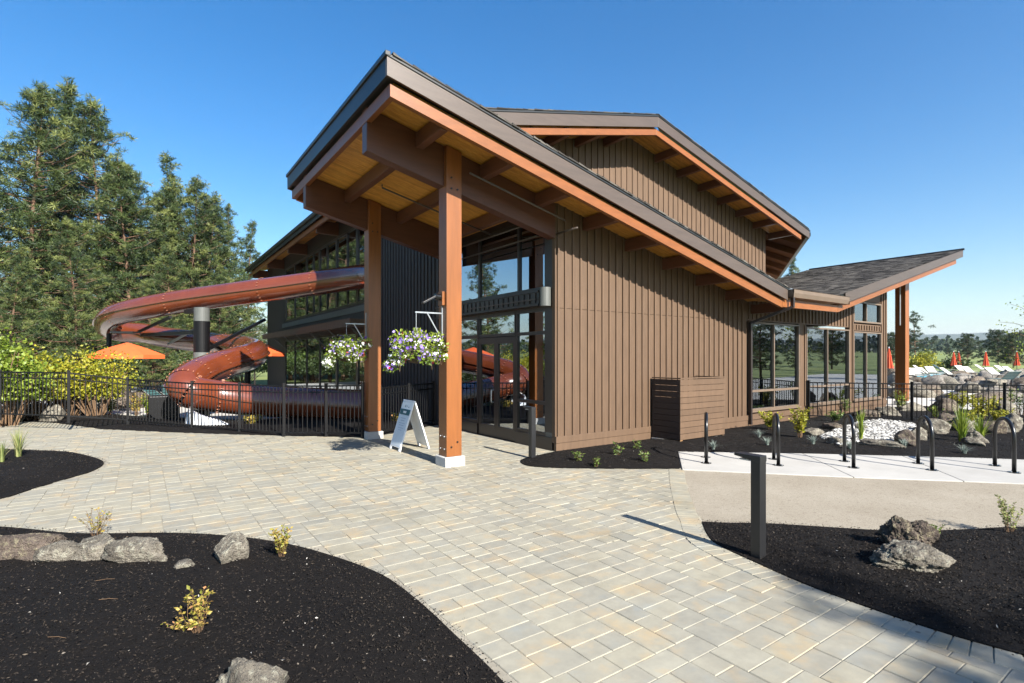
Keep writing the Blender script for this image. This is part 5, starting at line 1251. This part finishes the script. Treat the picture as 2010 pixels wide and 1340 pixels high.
bl(15, 14.8, 668, .9, 'tall green bush at the left edge above the fence', mat='limeleaf', lsize=.13, n=3200, group=gy)
bl(75, 16.2, 690, 1.1, 'yellow bush left of the fence corner post', n=3600, lsize=.10, group=gy)
bl(130, 16.8, 684, 1.1, 'tallest yellow bush directly behind the fence corner post', n=3900, lsize=.10, group=gy)
bl(190, 17.0, 690, 1.0, 'yellow bush whose twigs touch the orange umbrella', n=3600, lsize=.10, group=gy)
bl(35, 18.5, 690, 1.6, 'dark green bush low behind the yellow ones at the left edge', mat='darkleaf', lsize=.12, n=5200)
bl(120, 20.5, 700, 2.0, 'dark green bush behind the tallest yellow bush', mat='darkleaf', lsize=.12, n=5600)
bl(300, 31, 690, 2.3, 'dark green bush behind the orange umbrella pole', mat='darkleaf', lsize=.15, n=5200)
bl(400, 36, 690, 2.6, 'dark green bush behind the slide column base', mat='darkleaf', lsize=.17, n=5200)
bl(475, 38, 672, 2.6, 'green bush between the slide and the hall wall', mat='greenleaf', lsize=.18, n=5200)
bl(190, 34, 680, 2.6, 'dark green bush in the shade below the tall pines', mat='darkleaf', lsize=.17, n=5200)
bl(1808, 62, 692, 1.7, 'yellow green bush at the foot of the open crowned pine', mat='yellowleaf', lsize=.22, n=2600)
bl(1870, 66, 700, 2.2, 'low round green bush at the meadow edge', mat='darkleaf', lsize=.3, n=1800)
# sapling at the right edge
def sapling():
    p = at(2030, 702, 17.5); p.z = 0; t = thing('birch_sapling', p, 'thin sapling with loose bright leaves at the right edge', 'tree'); sm = MB(); P = []; H = 3.3
    ax = smooth_line([p, p+Vector((.05, .02, 1.4)), p+Vector((-.05, .05, 2.7)), p+Vector((.02, 0, H))], 5); sm.tube(ax, [.04*(1-i/len(ax))+.006 for i in range(len(ax))], 6)
    for i in range(34):
        k = rng.randrange(5, len(ax)); a = rng.uniform(0, 6.28); L = rng.uniform(.5, 1.15)*(1.15-k/len(ax)*.6); e = ax[k]+Vector((math.cos(a)*L, math.sin(a)*L, rng.uniform(.1, .6))); sm.tube([ax[k], ax[k].lerp(e, .5)+Vector((0, 0, .06)), e], [.009, .006, .003], 4, cap=False)
        for j in range(13): P.append(ax[k].lerp(e, rng.uniform(.25, 1.05))+Vector((rng.gauss(0, .07), rng.gauss(0, .07), rng.gauss(0, .07))))
    put('trunk', sm, 'stem', t); P = np.array(P); n = len(P); link('crown', leaves(P, nrg.normal(size=(n, 3))+np.array([0, 0, -.3]), nrg.uniform(.05, .09, n), nrg.uniform(.035, .055, n), nrg.random(n), .2, 'crown'), 'limeleaf', t)
sapling()
# planting between the left fence and the slide
gfn = 'low plants inside the left fence'
for i, (px_, py_, h_, r_, m_, l_) in enumerate(((180, 822, .62, .35, 'limeleaf', 'lime plant inside the fence right of the corner post'), (215, 826, .7, .35, 'greenleaf', 'upright green plant inside the fence before the gate post'), (268, 826, .75, .30, 'goldleaf', 'tall gold stemmed plant inside the fence left of the slide'), (292, 830, .70, .30, 'limeleaf', 'tall lime plant inside the fence left of the slide bend'), (492, 846, .28, .28, 'goldleaf', 'rounded gold plant inside the fence under the slide tube'), (778, 842, .30, .28, 'goldleaf', 'rounded gold plant inside the fence beside the far timber post'), (225, 800, .5, .4, 'greenleaf', 'green plant on the rocks below the umbrella'))):
    p = gnd(px_, py_-12); clump('border_plant', p, l_, 'plant', m_, h_, r_, 18, 420, .085, gfn, upright=.75)
for i, (px_, d, a, b, c, l_) in enumerate(((20, 15.8, .5, .4, .5, 'dark boulder behind the fence at the left edge'), (62, 16.4, .55, .4, .45, 'boulder behind the fence below the yellow bush'), (105, 15.9, .45, .35, .4, 'boulder behind the fence left of its corner post'), (160, 18.0, .6, .45, .55, 'boulder beside the fence corner post in shade'), (205, 19.5, .6, .5, .6, 'boulder below the yellow twigs'), (262, 20.0, .7, .5, .6, 'tan boulder under the orange umbrella'), (300, 21.5, .7, .5, .5, 'low boulder left of the slide bend'), (236, 22.5, .7, .5, .7, 'upper boulder in the planting below the umbrella'))):
    p = at(px_, 702, d); p.z = c*.3; rock(p, (a, b, c), l_, 70+i, 'darkrock' if i % 2 else 'rock', rng.uniform(0, 3), 4, 'boulders behind the left fence', rough=.13)

# ------------------------------------------------------------------ pool furniture
def parasol(loc, label, r=1.55, zr=2.2, zt=2.85, group='open orange parasols by the slide'):
    x, y, z = loc; t = thing('parasol', loc, label, 'umbrella', group, .4); put('pole', MB().tube([(0, 0, -.05), (0, 0, zt)], .03, 10), 'bronze', t, world=False)
    m = MB(); n = 8; V = [(0, 0, zt)]; fs = []
    for k in range(n):
        a = 2*math.pi*k/n
        for q in (.33, .66, 1): V.append((r*q*math.cos(a), r*q*math.sin(a), zt-(zt-zr)*q**1.15))
    for k in range(n):
        j = (k+1) % n; fs += [(0, 1+k*3, 1+j*3)] + [(1+k*3+i, 2+k*3+i, 2+j*3+i, 1+j*3+i) for i in (0, 1)]
    m.add(V, fs); c = put('canopy', m, 'orangecloth', t, world=False); so_ = c.modifiers.new('cloth', 'SOLIDIFY'); so_.thickness = .012
    m = MB()
    for k in range(n): a, b = 2*math.pi*k/n, 2*math.pi*(k+1)/n; m.prism([(r*math.cos(a), r*math.sin(a), zr-.002), (r*math.cos(b), r*math.sin(b), zr-.002), (r*math.cos(b), r*math.sin(b), zr-.13), (r*math.cos(a), r*math.sin(a), zr-.13)], (.008, .008, 0))
    put('valance', m, 'orangecloth', t, world=False)
    put('base', MB().lathe([(0, .08), (.22, .07), (.26, 0)], 20), 'bronze', t, world=False); return t
p = at(250, 702, 19.3); p.z = 0; parasol(p, 'orange parasol beside the yellow bushes under the outer slide bend', 1.22, 2.0, 2.46)
p = at(500, 702, 23.6); p.z = 0; parasol(p, 'orange parasol between the slide and the hall wall', 1.25, 2.10, 2.72)
def closed_parasol(loc, h, label, first=None):
    if first: t = copy_tree(first); t.location = loc; t['label'] = label; t['category'] = 'umbrella'; t.scale = (h/2.6,)*3; return t
    t = thing('closed_parasol', loc, label, 'umbrella', 'closed red parasols by the pool on the right'); h0 = 2.6
    put('pole', MB().tube([(0, 0, -.05), (0, 0, h0)], .03, 8), 'bronze', t, world=False)
    m = MB(); V = []; fs = []; n = 16; prof = [(.04, 2.58), (.10, 2.3), (.17, 1.9), (.20, 1.6), (.27, 1.25), (.32, 1.0)]
    for i, (r, z) in enumerate(prof):
        for k in range(n): q = r*(1 if k % 2 else .62); a = 2*math.pi*k/n; V.append((q*math.cos(a), q*math.sin(a), z))
    for i in range(len(prof)-1):
        for k in range(n): fs.append((i*n+k, i*n+(k+1) % n, (i+1)*n+(k+1) % n, (i+1)*n+k))
    m.add(V, fs); put('folded_canopy', m, 'redcloth', t, world=False); put('finial', MB().lathe([(0, 2.72), (.03, 2.68), (.03, 2.58)], 8), 'white', t, world=False); t.scale = (h/2.6,)*3; return t
f_ = None
for px_, d, top, lbl in ((1745, 42, 683, 'closed red parasol between the window wall and the wing post'), (1872, 62, 693, 'closed red parasol on the left of the touching pair'), (1882, 65, 694, 'closed red parasol on the right of the touching pair'), (1935, 60, 691, 'closed red parasol alone right of the pair'), (1996, 62, 696, 'closed red parasol nearest the right edge')):
    p = at(px_, 702, d); h = 2.6; p.z = 1.9+(702-top)/F*d-h
    if p.z < -.0: p.z = 0
    t = closed_parasol(p, h, lbl, f_); f_ = f_ or t
def lounger(loc, rz, label, first=None, mat='sling', group='sling loungers on the pool decks'):
    if first: t = copy_tree(first); t.location = loc; t.rotation_euler.z = rz; t['label'] = label; t['group'] = group; return t
    t = thing('sun_lounger', loc, label, 'lounger', group, rz)
    for s_ in (-.33, .33):
        put('side_rail', MB().tube([(s_, -.95, .30), (s_, .25, .30)], .018, 6).tube([(s_, .25, .30), (s_, .85, .78)], .018, 6), 'greysteel', t, world=False)
        for y in (-.85, .2): put('leg', MB().tube([(s_, y, -.02), (s_, y, .29)], .018, 6), 'greysteel', t, world=False)
    put('seat_sling', MB().box(-.31, -.93, .295, .31, .24, .31), mat, t, world=False)
    for k in range(5): a, b = k/5+.02, (k+1)/5-.02; put('back_slat', MB().prism([(-.31, .26+.58*a, .31+.465*a), (.31, .26+.58*a, .31+.465*a), (.31, .26+.58*b, .31+.465*b), (-.31, .26+.58*b, .31+.465*b)], (0, -.008, .01)), mat, t, world=False)
    return t
l0 = None; l1 = lounger(at(1790, 702, 36)-Vector((0, 0, 1.5)), .3, 'pale sling lounger just right of the wing post at the far pool', None, 'lightsling', 'pale loungers along the far pool edge')
for i, (px_, d, rz, lbl) in enumerate(((328, 20.5, 1.0, 'pale backed lounger left of the slide bend'), (352, 21.5, 1.0, 'lounger half hidden behind the slide bend'), (505, 21.0, .9, 'green sling lounger left of the row under the hall'), (525, 21.3, .9, 'green sling lounger second in the row under the hall'), (543, 21.6, .9, 'green sling lounger third in the row under the hall'), (580, 19.0, 1.6, 'green sling lounger by the hall wall'), (655, 17.5, -.6, 'lounger seen between the far post and the flower basket'))):
    p = at(px_, 702, d); p.z = .0; t = lounger(p, rz, lbl, l0); l0 = l0 or t
# --- pool terrace to the right
wt = [at(1800, 702, 44), at(1868, 702, 44), at(1868, 702, 56), at(1795, 702, 56)]
for pts, z in ((wt, .55), ([at(1978, 702, 36), at(2060, 702, 36), at(2060, 702, 52), at(1975, 702, 50)], .35)):
    tag(put('pool_water', MB().pz([(p.x, p.y) for p in pts], -.05, z), 'water'), kind='structure')
rr_ = random.Random(5); k = 0
bm_ = [rock_mesh(200+j, (1, .75, .62), 3, 10, .17) for j in range(8)]
for j, m_ in enumerate(bm_): m_.materials.append(MAT[('palerock', 'rock', 'palerock', 'darkrock')[j % 4]])
ordn = ('first', 'second', 'third', 'fourth', 'fifth', 'sixth', 'seventh', 'eighth', 'ninth', 'tenth', 'eleventh', 'twelfth', 'thirteenth', 'fourteenth', 'fifteenth', 'sixteenth')
for row, (d, n, zs) in enumerate(((24, 8, .22), (28, 11, .34), (33, 13, .46), (39, 14, .58), (46, 14, .66), (54, 15, .74))):
    for j in range(n):
        px_ = 1752+(2030-1752)*(j+rr_.random()*.8)/n; p = at(px_, 702, d+rr_.uniform(-2, 2))
        if inside((p.x, p.y), [(q.x, q.y) for q in wt]) or rr_.random() < .2: continue
        s_ = rr_.uniform(.32, .78); o = bpy.data.objects.new('terrace_rock', bm_[k % 8]); col.objects.link(o); o.location = (p.x, p.y, zs*.75*s_); o.scale = (s_*1.25, s_, s_*(.5+zs*1.5)); o.rotation_euler = (rr_.uniform(-.25, .25), rr_.uniform(-.25, .25), rr_.uniform(0, 6.28))
        tag(o, ordn[j]+' boulder from the wing post in the '+('nearest', 'second', 'third', 'fourth', 'fifth', 'farthest')[row]+' row of pool rocks', 'rock', 'boulders piled round the pools'); k += 1
for i in range(11):
    px_, d = 1790+i*21+rr_.uniform(-6, 6), (36, 47, 41, 52)[i % 4]; p = at(px_, 702, d); p.z = .45
    t = lounger(p, rr_.uniform(-.8, .8), ordn[i]+' pale lounger of the scattered row along the far pool edge', l1, group='pale loungers along the far pool edge')
for i, (px_, d, rz, lbl) in enumerate(((1795, 38, -.5, 'pale lounger beside the wing post on the pool terrace'), (1808, 40, -.5, 'pale lounger second from the wing post'), (1821, 42, -.5, 'pale lounger third from the wing post'), (1970, 31, 2.4, 'green sling lounger tilted up near the right edge'), (1842, 33, .4, 'lounger low among the pale boulders'))):
    p = at(px_, 702, d); p.z = .35; lounger(p, rz, lbl, l0 if 'green' in lbl else l1, group='sling loungers on the right pool terrace')

# ------------------------------------------------------------------ air
def haze():
    m, nt, b = mk('air'); nt.nodes.remove(b)
    v = node(nt, "ShaderNodeVolumePrincipled"); v.inputs['Color'].default_value = (0.78, 0.88, 1.0, 1); v.inputs['Density'].default_value = HAZE; v.inputs['Anisotropy'].default_value = 0.2
    nt.links.new(v.outputs[0], nt.nodes["Material Output"].inputs['Volume'])
    h = put('haze', MB().box(-9500, -9500, -60, 9500, 9500, 360), m); h['kind'] = 'stuff'; h.display_type = 'WIRE'
HAZE = 0.0001
haze()
